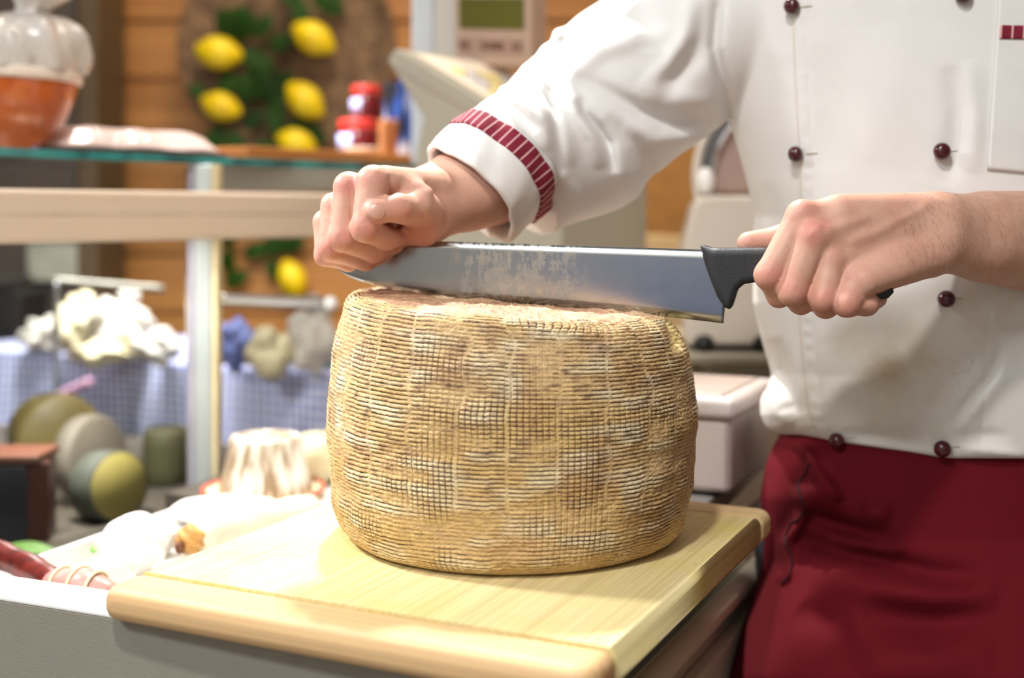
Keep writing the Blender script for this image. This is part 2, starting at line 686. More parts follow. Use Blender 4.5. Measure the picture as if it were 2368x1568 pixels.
L_LINES = [
    ([(1922, 530), (1965, 515), (2003, 503)], .9, 3.2), ([(1973, 557), (2020, 538), (2072, 513), (2140, 478)], 1.0, 3.0),
    ([(1945, 545), (1990, 530)], -.5, 3.5), ([(1990, 585), (2060, 555)], -.5, 4), ([(1985, 565), (2060, 530)], .4, 2.5),
    ([(2142, 575), (2148, 602)], -.5, 1.1), ([(2160, 570), (2163, 606)], -.6, 1.1),
    ([(1805, 670), (1822, 664)], -.3, 1.0), ([(1803, 680), (1822, 676)], -.3, 1.0), ([(1760, 618), (1772, 614)], -.3, 1.0),
    ([(1996, 706), (2010, 690), (2026, 678)], -1.0, 1.8), ([(1832, 500), (1850, 488)], .5, 3), ([(1868, 545), (1890, 530)], .7, 3.2)]


def left_hand(p):
    fingers = None
    for k in ('index', 'middle', 'ring', 'little'):
        d = chain(p, LF[k], .004)
        fingers = d if fingers is None else smin(fingers, d, .0010)
    palm = None
    for k, t, ra in (('index', 0, 15), ('middle', .3, 15), ('ring', .7, 15.5), ('little', 1, 16)):
        m, mr = LF[k][0]
        wpt = LW[0] * (1 - t) + LW[1] * t
        c = cone(p, wpt, m, r_(ra), mr * .98)
        palm = c if palm is None else smin(palm, c, .008)
    palm = smin(palm, cone(p, pt(1945, 486, .869), pt(2120, 494, .886), .0094, .0130), .014)
    palm = smin(palm, cone(p, pt(2140, 590, .885), pt(2000, 650, .852), .0165, .0108), .008)
    d = smin(palm, fingers, .004)
    th = chain(p, LT, .005)
    d = smin(d, th, .003)
    return d - lines(p, L_LINES)


TZ = lambda py: H - (py - HZ) / F * 1.17


def torso_core(p):
    d = cone(p, np.array([.395, 1.12, 1.02]), np.array([.395, 1.12, 1.16]), .085, .085)
    for sx in (-.06, .06):
        d = smin(d, cone(p, np.array([.395 + sx, 1.12, 1.0]), np.array([.395 + sx * 1.3, 1.12, 1.36]), .075, .08), .05)
    d = smin(d, cone(p, R_SH, L_SH, .05, .05), .05)
    d = smin(d, cone(p, np.array([.392, 1.12, 1.42]), np.array([.38, 1.095, 1.56]), .055, .052), .03)
    return d


HD = np.array([.362, 1.05, 1.655])


def head(p):
    d = ell(p, HD + np.array([.01, .02, .02]), (.075, .095, .105))
    d = smin(d, ell(p, HD + np.array([-.008, -.035, -.055]), (.055, .055, .06)), .03)
    f = np.array([-.25, -.97, 0]); f /= np.linalg.norm(f)
    s = np.array([f[1], -f[0], 0])
    up = np.array([0, 0, 1.])
    c = HD + np.array([-.002, 0, 0])
    d = smin(d, cone(p, c + f * .083 + up * .015, c + f * .108 - up * .022, .007, .011), .012)
    for k in (-1, 1):
        d = -smin(-d, ell(p, c + f * .088 + s * k * .030 + up * .018, (.016, .014, .010)), .012)
        d = smin(d, ell(p, c + f * .074 + s * k * .030 + up * .016, (.013, .013, .012)), .003)
        d = smin(d, ell(p, c + s * k * .080 - f * .005 + up * .0, (.012, .018, .030)), .006)
    d = smin(d, cone(p, c + f * .086 - up * .050 - s * .02, c + f * .086 - up * .050 + s * .02, .0065, .0065), .008)
    d = smin(d, ell(p, c + f * .080 - up * .088, (.02, .018, .016)), .02)
    return smin(d, cone(p, np.array([.385, 1.10, 1.50]), HD + np.array([0.01, .03, -.03]), .05, .05), .03)


def body(p, c=None, R=None):
    d = np.full(len(p), .2)
    out = []
    if near(c, R, RC, .10): out.append(right_hand(p))
    if near(c, R, (RW[0] + R_EL) / 2, .17) or near(c, R, (R_EL + R_SH) / 2, .16):
        out.append(arm(p, RW[0], RW[1], R_EL, R_SH, .0228, .033, .042, .048))
    if near(c, R, LC, .12): out.append(left_hand(p))
    if near(c, R, (LW[0] + L_EL) / 2, .17) or near(c, R, (L_EL + L_SH) / 2, .19):
        out.append(arm(p, LW[0], LW[1], L_EL, L_SH, .0195, .030, .041, .048))
    if near(c, R, np.array([.395, 1.12, 1.2]), .34): out.append(torso_core(p))
    if near(c, R, HD, .2): out.append(head(p))
    for o in out:
        d = smin(d, o, .010)
    return d


# jacket ---------------------------------------------------------------
C0 = pt(1084, 446, 1.0)                         # centre of the cuff's opening
CN = np.array([.66, .36, .62]); CN /= np.linalg.norm(CN)   # up the forearm
S1 = pt(1210, 392, 1.06)
SLEEVE = [(C0 + CN * .058, .0485), (S1, .056), (pt(1340, 305, 1.09), .0725), (pt(1455, 195, 1.11), .0725), (pt(1600, 92, 1.115), .074), (np.array([.235, 1.12, 1.385]), .083)]
LSLEEVE = [(L_EL * .72 + L_SH * .28, .075), (L_EL * .4 + L_SH * .6, .075), (L_SH, .088)]
TPY = np.array([-460, -380, -250, -100, 0, 120, 265, 400, 500, 600, 700, 800, 870, 930, 960, 985, 1010, 1060, 1300, 1568])
TPX = np.array([2060, 1860, 1690, 1640, 1640, 1655, 1690, 1731, 1757, 1752, 1752, 1776, 1795, 1774, 1773, 1784, 1812, 1840, 1840, 1840])
TCX, TCY = .395, 1.11

HEM = np.array([[1700, 985], [1815, 1006], [1850, 1006], [1900, 1015], [1935, 1022], [2020, 1034], [2100, 1045], [2170, 1057], [2210, 1060], [2368, 1060], [2700, 1060]])

J_LINES = [
    # sleeve, (frame points), height mm, width mm
    ([(1338, 225), (1352, 262), (1385, 300), (1408, 335), (1424, 400)], -7.7, 4.29), ([(1300, 190), (1340, 262), (1372, 320), (1390, 390)], 4.4, 6.24),
    ([(1326, 176), (1400, 212), (1480, 256), (1570, 285), (1640, 280)], -7.15, 7.8), ([(1300, 178), (1345, 148), (1390, 112), (1470, 88), (1560, 80)], 4.95, 9.36),
    ([(1120, 190), (1160, 206), (1205, 240), (1256, 286)], 3.74, 3.9), ([(1140, 232), (1190, 262), (1240, 312)], -3.52, 4.68),
    ([(1205, 150), (1245, 182), (1282, 215)], 3.3, 3.51), ([(1262, 190), (1276, 250), (1290, 330), (1300, 400)], -4.4, 6.24),
    ([(1636, 0), (1624, 80), (1607, 128), (1578, 160), (1548, 196), (1536, 260)], -5, 9.5), ([(1600, -10), (1588, 80), (1550, 145), (1500, 190)], 5.5, 8.58),
    ([(1664, -20), (1652, 110), (1670, 190), (1694, 275)], -8.8, 5.46), ([(1440, 286), (1520, 326), (1600, 320), (1680, 276)], 3.85, 9.36),
    ([(1400, 270), (1470, 330), (1500, 400), (1480, 450)], -3.85, 8.58), ([(1410, 330), (1440, 400), (1460, 460)], 3.52, 7.02),
    ([(1276, 66), (1288, 76), (1302, 88)], 5, 6), ([(1248, 102), (1262, 114), (1278, 126)], 3, 6),
    ([(1225, 190), (1258, 260), (1270, 350)], 2.75, 5.46), ([(1240, 340), (1275, 410), (1290, 490)], -2.75, 6.24), ([(1300, 400), (1330, 450), (1340, 500)], 2.2, 6.24),
    ([(1110, 290), (1180, 300), (1245, 390)], 1.65, 4.68), ([(1460, 20), (1500, 60), (1500, 120)], -3.3, 10.92), ([(1480, 180), (1550, 225), (1650, 240)], 3.3, 9.36),
    # body
    ([(1838, -60), (1842, 100), (1850, 300), (1853, 480), (1850, 640), (1856, 800), (1868, 920), (1890, 1000)], 0, 5),
    ([(2200, 150), (2218, 250), (2215, 330), (2190, 430)], -3.5, 9), ([(2235, 140), (2250, 280), (2245, 400)], 2.5, 10),
    ([(1790, 780), (1815, 880), (1858, 960)], -5.0, 7), ([(1775, 900), (1790, 960), (1830, 990)], 4.5, 9), ([(1800, 860), (1838, 935)], 2.5, 7),
    ([(2190, 995), (2240, 930), (2290, 870), (2320, 790)], -2.6, 4.5), ([(2210, 1002), (2270, 930), (2330, 860)], 1.8, 6),
    ([(2195, 1012), (2260, 1005), (2340, 1010)], -1.6, 5), ([(2200, 1038), (2280, 1042), (2368, 1052)], 2.0, 4),
    ([(1945, 1000), (2040, 1012), (2140, 1030)], -2.2, 6), ([(1960, 1024), (2060, 1032)], 1.6, 5),
    ([(2000, 840), (2090, 870), (2170, 930)], -2.0, 16), ([(1960, 760), (2050, 790), (2130, 770)], -1.6, 14), ([(1900, 800), (1930, 880), (1990, 940)], 1.8, 18),
    ([(2230, 720), (2290, 700), (2360, 720)], -1.2, 10), ([(1770, 420), (1800, 560), (1805, 700)], -2.0, 10), ([(1900, 100), (1930, 250), (1925, 400)], -1.2, 18),
    ([(2040, 60), (2060, 200), (2030, 380)], 1.2, 20)]
PLACKET = np.array([[-300, 1829], [0, 1833], [150, 1838], [300, 1846], [420, 1852], [560, 1850], [700, 1848], [760, 1850], [860, 1859], [940, 1868], [985, 1882], [1030, 1905]])


def jacket(p, c=None, R=None):
    x, y = PX(p)
    tx = np.interp(y, TPY, TPX)
    a = TCX - (tx - CX) / F * 1.10
    b = np.interp(y, [-460, -300, 0, 300, 600, 900, 1060, 1568], [.08, .115, .13, .138, .142, .138, .134, .134])
    q = np.sqrt(((p[:, 0] - TCX) / a) ** 2 + ((p[:, 1] - TCY) / b) ** 2 + 1e-9)
    d = (q - 1) * np.minimum(a, b) * .9
    d = np.maximum(d, p[:, 2] - 1.475)
    sl = chain(p, SLEEVE, .02)
    sl = np.maximum(sl, -((p - C0) @ CN - .046))
    d = smin(d, sl, .004)
    d = smin(d, chain(p, LSLEEVE, .02), .014)
    d = d - 1.35 * lines(p, J_LINES, .8)
    front = (p[:, 1] < 1.105)
    s = x - np.interp(y, PLACKET[:, 0], PLACKET[:, 1])
    tor = np.clip((x - 1715) / 30, 0, 1) * front
    d = d - tor * .0016 / (1 + np.exp(-s / 2.2))
    puck = np.sin(y / 6.3 + 1.6 * np.sin(y / 31.)) * np.exp(-((s - 17) / 8.5) ** 2) * np.interp(y, [0, 300, 700, 1000], [.25, .3, .8, .9])
    d = d - tor * .0006 * puck + tor * .0007 * np.exp(-((s - 30) / 3.0) ** 2)
    s2 = x - np.interp(y, [560, 700, 900, 1060], [2292, 2290, 2278, 2266])
    d = d + tor * .0008 * np.exp(-(s2 / 2.2) ** 2) * (y > 560)
    hem = np.interp(x, HEM[:, 0], HEM[:, 1])
    cut = (y - hem) * p[:, 1] / F
    return -smin(-d, -cut, .004)


APY = np.array([960, 1005, 1040, 1080, 1150, 1220, 1300, 1360, 1420, 1568, 1900, 2500])
APX = np.array([1830, 1815, 1796, 1781, 1769, 1775, 1775, 1758, 1738, 1690, 1650, 1640])
A_LINES = [
    ([(1810, 1030), (1838, 1052), (1870, 1078)], -1.8, 4.5), ([(1842, 1010), (1868, 1056), (1880, 1080), (1945, 1160)], 4.0, 6),
    ([(1860, 1190), (1930, 1212), (2000, 1236), (2080, 1262)], -6, 8), ([(1840, 1238), (1930, 1266), (2040, 1300), (2160, 1330), (2290, 1340)], -6, 10),
    ([(1990, 1178), (2060, 1196)], 3.5, 10), ([(1900, 1250), (1990, 1256), (2090, 1268)], 4, 9), ([(1880, 1330), (2000, 1355), (2150, 1376), (2310, 1376)], 4.5, 14),
    ([(1830, 1150), (1900, 1140), (1950, 1160)], 3.0, 10), ([(1990, 1420), (2160, 1446), (2340, 1420)], -5, 16), ([(1900, 1500), (2050, 1530), (2300, 1510)], 4, 18),
    ([(1850, 1400), (1920, 1450), (2000, 1560)], -3.5, 14), ([(1860, 1085), (1848, 1140), (1860, 1180), (1848, 1214), (1818, 1256), (1822, 1320), (1805, 1350)], 2.6, 5)]


def apron(p, c=None, R=None):
    x, y = PX(p)
    tx = np.interp(y, APY, APX)
    cy = np.interp(y, [1060, 1250, 1568, 2000], [1.11, 1.105, 1.055, 1.05])
    a = TCX - (tx - CX) / F * (cy - .012)
    b = np.interp(y, [960, 1060, 1568, 2500], [.116, .128, .15, .15])
    q = np.sqrt(((p[:, 0] - TCX) / a) ** 2 + ((p[:, 1] - cy) / b) ** 2 + 1e-9)
    d = (q - 1) * np.minimum(a, b) * .9
    d = d - 2.5 * lines(p, A_LINES, .8)
    d = np.maximum(d, p[:, 2] - 1.03)
    return np.maximum(d, .42 - p[:, 2])

# ------------------------------------------------------------------ build the cook
cook = empty('person', (.395, 1.12, 0), 'person in white jacket and maroon apron pressing a long knife down with a fist', 'person')

bme = mesh_sdf('body', body, (-.20, .80, .98), (.72, 1.30, 1.80), .00125, 20)
bo = link('body', bme, M['skin'], cook)
smo = bo.modifiers.new('soften', 'SMOOTH'); smo.factor = .5; smo.iterations = 3
co = np.zeros(len(bme.vertices) * 3, dtype=np.float32)
bme.vertices.foreach_get('co', co)
co = co.reshape(-1, 3).astype(float)
red = np.zeros(len(co))


def add_red(c, rad, amt):
    global red
    red = np.maximum(red, amt * np.exp(-(np.linalg.norm(co - c, axis=1) / rad) ** 2))


for hand in (RF, LF):
    for k, ch in hand.items():
        add_red(ch[0][0] + np.array([0, -.008, .004]), .013, dict(index=.45, middle=.75, ring=.3, little=.35)[k])
        add_red(ch[1][0] + np.array([0, -.007, 0]), .012, .60)
        add_red(ch[2][0], .013, .5)
for ch in (RT, LT):
    add_red(ch[2][0] + np.array([0, -.008, 0]), .011, .5)
    add_red(ch[3][0], .012, .6)
add_red(pt(960, 530, .925), .024, .5)
add_red(RC, .06, .22); add_red(LC, .07, .16)
red *= (.75 + .5 * vnoise(co[:, 0] * 160, co[:, 2] * 160 + co[:, 1] * 90, 3))
point_color(bme, 'red', np.clip(red, 0, 1))

jme = mesh_sdf('jacket', jacket, (-.10, .90, .92), (.74, 1.32, 1.52), .0020, 20)
jo = link('jacket', jme, M['jacket'], cook)
co2 = np.zeros(len(jme.vertices) * 3, dtype=np.float32)
jme.vertices.foreach_get('co', co2)
co2 = co2.reshape(-1, 3).astype(float)
jx, jy = PX(co2)
st = np.zeros(len(co2))
for (ax, ay, ra, am) in ((2050, 850, 70, .55), (2000, 800, 55, .35), (2120, 800, 120, .30), (2090, 880, 130, .25), (1960, 760, 60, .25), (2230, 730, 110, .25), (2200, 950, 160, .18), (2300, 700, 130, .3)):
    st = np.maximum(st, am * np.exp(-(((jx - ax) / ra) ** 2 + ((jy - ay) / ra) ** 2)))
sn = vnoise(jx / 38, jy / 38, 11) * .6 + vnoise(jx / 14, jy / 14, 12) * .4
st = st * (.35 + 1.1 * sn) + .10 * np.clip((jy - 700) / 300, 0, 1)  # tone also turns browner towards the hem
for path, am in (([(2250, 830), (2240, 860), (2200, 866)], .5), ([(2215, 880), (2222, 905)], .45), ([(2325, 760), (2330, 860)], .2), ([(2090, 895), (2100, 910)], .35)):
    st = np.maximum(st, am * np.exp(-(seg2d(jx, jy, path) / 2.5) ** 2))
for ax, ay in ((1951, 776), (2162, 800), (2180, 797), (2176, 866), (2108, 940), (2196, 1078)):
    st = np.maximum(st, .8 * np.exp(-(np.hypot(jx - ax, jy - ay) / 2.2) ** 2))
seam = np.abs(jx - np.interp(jy, PLACKET[:, 0], PLACKET[:, 1]))
st = np.maximum(st, .45 * np.exp(-(seam / 2.0) ** 2) * (jx > 1715))  # darker line along the placket edge
point_color(jme, 'stain', np.clip(st, 0, 1))

ame = mesh_sdf('apron', apron, (.10, .90, .40), (.74, 1.34, 1.06), .003, 20)
link('apron', ame, M['apron'], cook)

# thin dark tube standing in for the seam's shadow on the apron
cp, cn = trace(apron, *np.array([(1872, 1072), (1866, 1090), (1850, 1115), (1848, 1135), (1856, 1160), (1860, 1178), (1850, 1198), (1828, 1216), (1819, 1238), (1818, 1258), (1827, 1280), (1830, 1306), (1824, 1332), (1808, 1352)]).T)
tube('apron_seam_shade', cp + cn * .0005, .0008, M['seam_shade'], cook, n=90, seg=8)

# trousers and shoes under the apron
tr = lambda p, c=None, R=None: smin(smin(chain(p, [(np.array([.32, 1.13, .90]), .095), (np.array([.31, 1.13, .50]), .075), (np.array([.31, 1.15, .10]), .065)], .03),
                                         chain(p, [(np.array([.47, 1.13, .90]), .095), (np.array([.48, 1.13, .50]), .075), (np.array([.48, 1.15, .10]), .065)], .03), .03),
                                    ell(p, np.array([.395, 1.12, .93]), (.135, .11, .10)), .03)
link('trousers', mesh_sdf('trousers', tr, (.15, .94, .0), (.70, 1.36, 1.06), .008, 16), M['trousers'], cook)
for sx in (.31, .48):
    blob('shoe', (sx, 1.08, .045), (.05, .14, .045), M['shoe'], cook, 3, lambda U: np.where(U[:, 2] < -.35, -.0, .08 * U[:, 1]))
hair = lambda U: .05 * vnoise(U[:, 0] * 9 + 20, U[:, 2] * 9 + 20, 5) - .5 * np.clip(-U[:, 1] - .15, 0, 1) * np.clip(.45 - U[:, 2], 0, 1) * 1.4 - .25 * np.clip(-.2 - U[:, 2], 0, 1)
blob('hair', HD + np.array([.014, .030, .035]), (.083, .098, .104), M['hair'], cook, 4, hair)

# fine hair on the bare forearm
hr = np.random.default_rng(5)
hx = hr.uniform(2090, 2420, 520); hy = hr.uniform(440, 660, 520)
hp, hn = trace(body, hx, hy)
ok_ = (hp[:, 1] < 1.0) & (hn[:, 1] < -.2)
HV, HF = [], []
for q, n_ in zip(hp[ok_], hn[ok_]):
    d_ = np.array([hr.normal(.35, .25), 0, -1 + hr.normal(0, .25)])
    d_ -= n_ * (d_ @ n_); d_ /= np.linalg.norm(d_)
    L_ = hr.uniform(.003, .0065)
    s_ = np.cross(d_, n_) * .00005
    k0 = len(HV)
    for t in (0, .5, 1.):
        c_ = q + d_ * L_ * t + n_ * (.0001 + .0012 * t * (1 - .3 * t)) + np.cross(d_, n_) * .0006 * t * t
        for a_ in (s_, -.5 * s_ + n_ * .00006, -.5 * s_ - n_ * .00006):
            HV.append(c_ + a_ * (1 - .6 * t))
    for r in (0, 3):
        for a_ in range(3):
            HF.append((k0 + r + a_, k0 + r + (a_ + 1) % 3, k0 + r + 3 + (a_ + 1) % 3, k0 + r + 3 + a_))
fh = link('forearm_hair', mesh_np('forearm_hair', HV, HF), simple('forearm_hair', '8E6644', .6), cook)
fh['kind'] = 'stuff'

# rolled cuff with its striped trim
e1 = np.cross(CN, [0, 0, 1]); e1 /= np.linalg.norm(e1)
e2 = np.cross(CN, e1)


def ring(name, prof, mat, nu=160, uvn=0, wob=1.):
    th = np.linspace(0, 2 * np.pi, nu + 1)
    prof = np.array(prof)
    V = np.zeros((nu + 1, len(prof), 3)); UV = np.zeros((nu + 1, len(prof), 2))
    for j, (r, s) in enumerate(prof):
        w_ = wob * (.0012 * np.sin(3 * th + .6) + .0009 * np.sin(7 * th + s * 90) + .0006 * np.sin(13 * th + 2 + s * 160))
        ss = s + .002 * np.sin(2 * th + 1) * wob
        # the slack hangs: pinched low side
        low = np.exp(-((np.arctan2(np.sin(th - LOW), np.cos(th - LOW))) / .35) ** 2)
        rr = r + w_ + .006 * low - .0035 * np.exp(-((np.arctan2(np.sin(th - LOW - .28), np.cos(th - LOW - .28))) / .13) ** 2) * wob
        V[:, j] = C0 + CN * ss[:, None] + rr[:, None] * (np.cos(th)[:, None] * e1 + np.sin(th)[:, None] * e2)
        UV[:, j, 0] = th / (2 * np.pi) * uvn; UV[:, j, 1] = s * 20
    o = sheet(name, V, mat, cook, 0, UV)
    bm = bmesh.new(); bm.from_mesh(o.data)
    bmesh.ops.remove_doubles(bm, verts=bm.verts, dist=1e-6)
    bmesh.ops.recalc_face_normals(bm, faces=bm.faces)
    bm.to_mesh(o.data); bm.free()
    return o


LOW = math.atan2(np.dot([.2, 0, -1], e2), np.dot([.2, 0, -1], e1))
lip = [(.0462 + .0030 * math.cos(a), .003 - .0030 * math.sin(a)) for a in np.linspace(0, np.pi, 9)]
ring('cuff', [(.0482, .052), (.0488, .044), (.0494, .034), (.0498, .022), (.0498, .010)] + lip + [(.0436, .012), (.0445, .030), (.0450, .052), (.0482, .052)], M['jacket'])
ring('cuff_trim', [(.0490, .030), (.0508, .0302), (.0512, .032), (.0512, .040), (.0510, .046), (.0506, .0475), (.0488, .0475), (.0490, .030)], M['stripe'], uvn=42)

# buttons with their worked thread loops
BT = [(1838, 15, 0), (1850, 355, 0), (2224, -9, 0), (2174, 350, 0), (2187, 690, 0), (1941, 1013, 0), (2179, 1034, 0)]
for bx, by, _ in BT:
    p0, n0 = trace(jacket, [bx], [by])
    p0, n0 = p0[0], n0[0]
    prof = [(0, -.0005), (.0030, 0), (.0058, .0016), (.0068, .0040), (.0066, .0062), (.0054, .0084), (.0030, .0098), (0, .0102)]
    lathe('button', prof, p0, M['button'], cook, 32, axis=n0)
    lp, ln = trace(jacket, bx + np.array([14, 22, 32, 40]), by + np.array([1, 0, -1, -1]))
    tube('buttonhole', lp + ln * .0003, .0006, M['thread'], cook, n=14, seg=8)

# breast pocket with a striped edge


def patch(name, f, fx, fy, mat, lift, thick, nu=30, nv=40, uvn=None, parent=cook):
    """cloth panel laid on a surface: fx, fy map (u,v) to frame points"""
    u, v = np.meshgrid(np.linspace(0, 1, nu), np.linspace(0, 1, nv), indexing='ij')
    p_, n_ = trace(f, fx(u, v).ravel(), fy(u, v).ravel())
    uv = np.stack([u * (uvn or 1), v], -1)
    return sheet(name, (p_ + n_ * lift).reshape(nu, nv, 3), mat, parent, thick, uv)


LX = lambda v: 2311 - 26 * v + 0 * v
pk = patch('pocket', jacket, lambda u, v: (2314 - 32 * np.clip(v, 0, 1)) + u * 300, lambda u, v: -90 + v * (482 + 22 * u) + u * 6, M['jacket'], .0012, .0018, 40, 50)
patch('pocket_trim', jacket, lambda u, v: 2310 - 2 * v + u * 290, lambda u, v: 60 + v * 31 + u * 6, M['stripe'], .0026, .0012, 60, 8, uvn=11)

# thumb nail
nl = np.array([(869, 490)])
ax_ = np.array([.93, .36]); ay_ = np.array([-.36, .93])


def nail_uv(u, v):
    a, c = (u - .5) * 2, (v - .5) * 2
    return a * np.sqrt(1 - .46 * c * c) * 22.5, c * np.sqrt(1 - .46 * a * a) * 15.5


def nx(u, v):
    a, c = nail_uv(u, v)
    return 869 + a * ax_[0] + c * ay_[0]


def ny(u, v):
    a, c = nail_uv(u, v)
    return 490 + a * ax_[1] + c * ay_[1]


patch('fingernail', body, nx, ny, M['nail'], -.0001, .0005, 16, 16)

# ------------------------------------------------------------------ cheese wheel
zb = H - .243
CC = np.array([0., .935])


def make_cheese():
    nu, nv = 1700, 560
    th = np.linspace(0, 2 * np.pi, nu, endpoint=False)
    prof = np.array([(0, 0), (.06, 0), (.112, 0), (.1215, .002), (.1285, .009), (.1335, .024), (.1372, .050), (.1392, .080), (.1388, .105), (.1365, .128), (.1325, .148), (.1285, .162), (.1235, .1705), (.1175, .1740), (.111, .1752), (.06, .1755), (0, .1755)])
    t = np.zeros(len(prof)); t[1:] = np.cumsum(np.linalg.norm(np.diff(prof, axis=0), axis=1))
    dens = np.interp(t, t, [1] * len(t))
    s_side0, s_side1 = t[2], t[14]
    tt = np.concatenate([np.linspace(0, s_side0, 20, endpoint=False), np.linspace(s_side0, s_side1, nv - 60, endpoint=False), np.linspace(s_side1, t[-1], 40)])
    pr = smooth_path(prof, 900)
    tp = np.linspace(0, t[-1], 900)
    r0 = np.interp(tt, tp, pr[:, 0]); z0 = np.interp(tt, tp, pr[:, 1])
    r0[0] = 0; r0[-1] = 0
    nrm = np.stack([np.gradient(z0), -np.gradient(r0)], 1)
    nrm /= np.linalg.norm(nrm, axis=1)[:, None]
    A, T = np.meshgrid(th, tt, indexing='ij')
    Rr = np.tile(r0, (nu, 1)); Z = np.tile(z0, (nu, 1))
    N = nu
    arc = A / (2 * np.pi)
    n1 = vnoise(arc * 14, T * 60, 1, 14); n2 = vnoise(arc * 40, T * 120, 2, 40); n3 = vnoise(arc * 120, T * 300, 3, 120); n4 = vnoise(arc * 250, T * 650, 4, 250); n5 = vnoise(arc * 26, T * 25, 9, 26); n6 = vnoise(arc * 700, T * 2000, 14, 700)
    mm = T * 1000
    side = np.clip((T - s_side0) / .014, 0, 1) * np.clip((s_side1 + .004 - T) / .010, 0, 1)
    topm = np.clip((T - s_side1 + .006) / .008, 0, 1)
    col = np.floor(arc * 72 + .6 * (vnoise(arc * 0 + 3.3, T * 24, 5)))          # basket columns
    ph = vnoise(col * 3.7 + 11, col * 1.3 + 5, 6) * 1.2
    rows = (mm + .8 * n1 + .3 * n2 + .9 * ph) / 2.95
    ri = np.floor(rows + .5)
    dash = vnoise(arc * 120 + ri * 7.31 + 3, ri * 1.73 + 5, 31); dash2 = vnoise(arc * 320 + ri * 3.1 + 9, ri * 2.3 + 1, 32)
    rg = np.abs(np.sin(np.pi * rows)) ** .75                                    # 0 in the grooves
    wear = np.clip((n5 * .55 + n2 * .45 - .30) * 3.2, 0, 1)
    wear = np.clip(wear, .30, 1) * np.clip((mm - mm[0, 22]) / 14 + .6 * n2, .2, 1)
    vt = np.clip(np.abs(np.sin(np.pi * (arc * 205 + .5 * n1 + .25 * n2))) * 2.0, 0, 1)
    vmask = np.clip((vnoise(arc * 26, T * 26, 7, 26) - .50) * 4, 0, 1)
    colf = np.abs(((arc * 72 + .6 * vnoise(arc * 0 + 3.3, T * 24, 5)) % 1) - .5) * 2
    fac = np.abs(((arc * 25 + .35 * n1 + .25 * vnoise(arc * 25, T * 20, 44, 25)) % 1) - .5) * 2
    wear = wear * np.clip((.97 - fac) / .10, .15, 1)
    wear = np.maximum(wear, .62 * np.clip(1 - (mm - mm[0, 22] - 40) / 30, 0, 1) * np.clip((mm - mm[0, 22] - 3) / 8, 0, 1) * np.clip(.5 + n2, 0, 1))
    groove = (1 - rg) * wear
    vgro = (1 - vt) * vmask * .9
    disp = .0030 * (n1 - .5) + .0012 * (n2 - .5) + .0005 * (n3 - .5)
    disp += side * .0008 * (1 - fac ** 2)
    disp += side * (-.00105 * groove - .0008 * vgro + .0005 * (n4 - .5) + .0005 * (n6 - .5) - .0005 * np.clip(colf - .9, 0, 1) * 10 * .4)
    disp += topm * (.0010 * (n3 - .5) + .0012 * (n4 - .5) + .0006 * (n6 - .5))
    rim = np.exp(-((T - s_side1 + .010) / .006) ** 2)
    rimcut = np.clip(1 - np.abs(((arc * 150 + 1.2 * n2) % 1) - .5) * 6, 0, 1) * np.clip((vnoise(arc * 30, T * 0, 8, 30) - .35) * 3, 0, 1)
    disp -= rim * rimcut * .0015
    hump = np.zeros_like(disp)
    bot = np.exp(-(T - s_side0 - .004) ** 2 / .010 ** 2)
    disp += bot * (.003 * (vnoise(arc * 20, T * 0, 13, 20) - .5))
    X = (Rr + disp * nrm[:, 0]) * np.cos(A); Yc = (Rr + disp * nrm[:, 0]) * np.sin(A)
    Zd = Z + disp * nrm[:, 1] * np.clip((Z - .002) / .006, 0, 1)
    Zd = np.maximum(Zd, 0)
    k = np.clip(Zd / .1755, 0, 1)
    Zd = Zd + k ** 2 * (-.070 * X + .020 * Yc - .001)
    # the notch the heel of the blade has cut in the rim
    wx = X + CC[0]; wy = Yc + CC[1]; wz = Zd + zb
    fx = CX + wx / wy * F; fy = HZ - (wz - H) / wy * F
    nd = seg2d(fx, fy, [(1557, 738), (1566, 775), (1569, 800)])
    nt = np.exp(-(nd / 13) ** 2) * (X > 0) * (Yc < .03)
    pull = 1 - .045 * nt * np.clip((Zd - .10) / .05, 0, 1)
    X *= pull; Yc *= pull
    V = np.stack([X + CC[0], Yc + CC[1], Zd + zb], -1)
    # rind colours: straw yellow ribs, brown mould in the grooves
    c = lambda h: np.array(srgb(h)[:3])
    mixv = lambda a, b, f: a + (b - a) * np.clip(f, 0, 1)[..., None]
    base = np.tile(c('CDB07A'), (nu, nv, 1)) if False else np.tile(c('CFB080'), A.shape + (1,))
    base = mixv(base, c('C8A868'), (n1 - .40) * 1.2 * side)
    base = mixv(base, c('E8DCBC'), (n2 - .5) * 1.6)
    base = mixv(base, c('BE9678'), (n5 - .55) * 1.2 * topm + .75 * topm)
    base = mixv(base, c('C4A47E'), (n3 - .5) * .8)
    dark = side * np.clip((.66 - rg) / .36, 0, 1) * np.clip(wear * 1.5, 0, 1) * np.clip((dash * .6 + dash2 * .25 + n2 * .35 + n1 * .3 - .52) * 3.0, .42, 1)
    dark = np.maximum(dark, side * vgro * np.clip((n2 + n1 - .8) * 2.2, 0, .9))
    base = mixv(base, c('42270F'), dark * 1.3)
    patchy = np.clip((vnoise(arc * 34, T * 42, 15, 34) - .52) * 3.2, 0, 1)
    base = mixv(base, c('8A5A3C'), patchy * (.15 + .6 * groove) * side)
    pur = np.clip((vnoise(arc * 20, T * 34, 41, 20) - .5) * 3, 0, 1) * np.clip((n3 - .4) * 2.2, 0, 1) * np.clip((mm - 165) / 40 + .25, .1, 1)
    base = mixv(base, c('7A5648'), pur * .3 * side)
    spots = np.clip((n3 - .62) * 5, 0, 1) * np.clip((n4 - .4) * 3, 0, 1) * np.clip((n5 - .45) * 4, 0, 1) * (.4 + .6 * (1 - rg))
    base = mixv(base, c('33251A'), spots * side * 1.0)
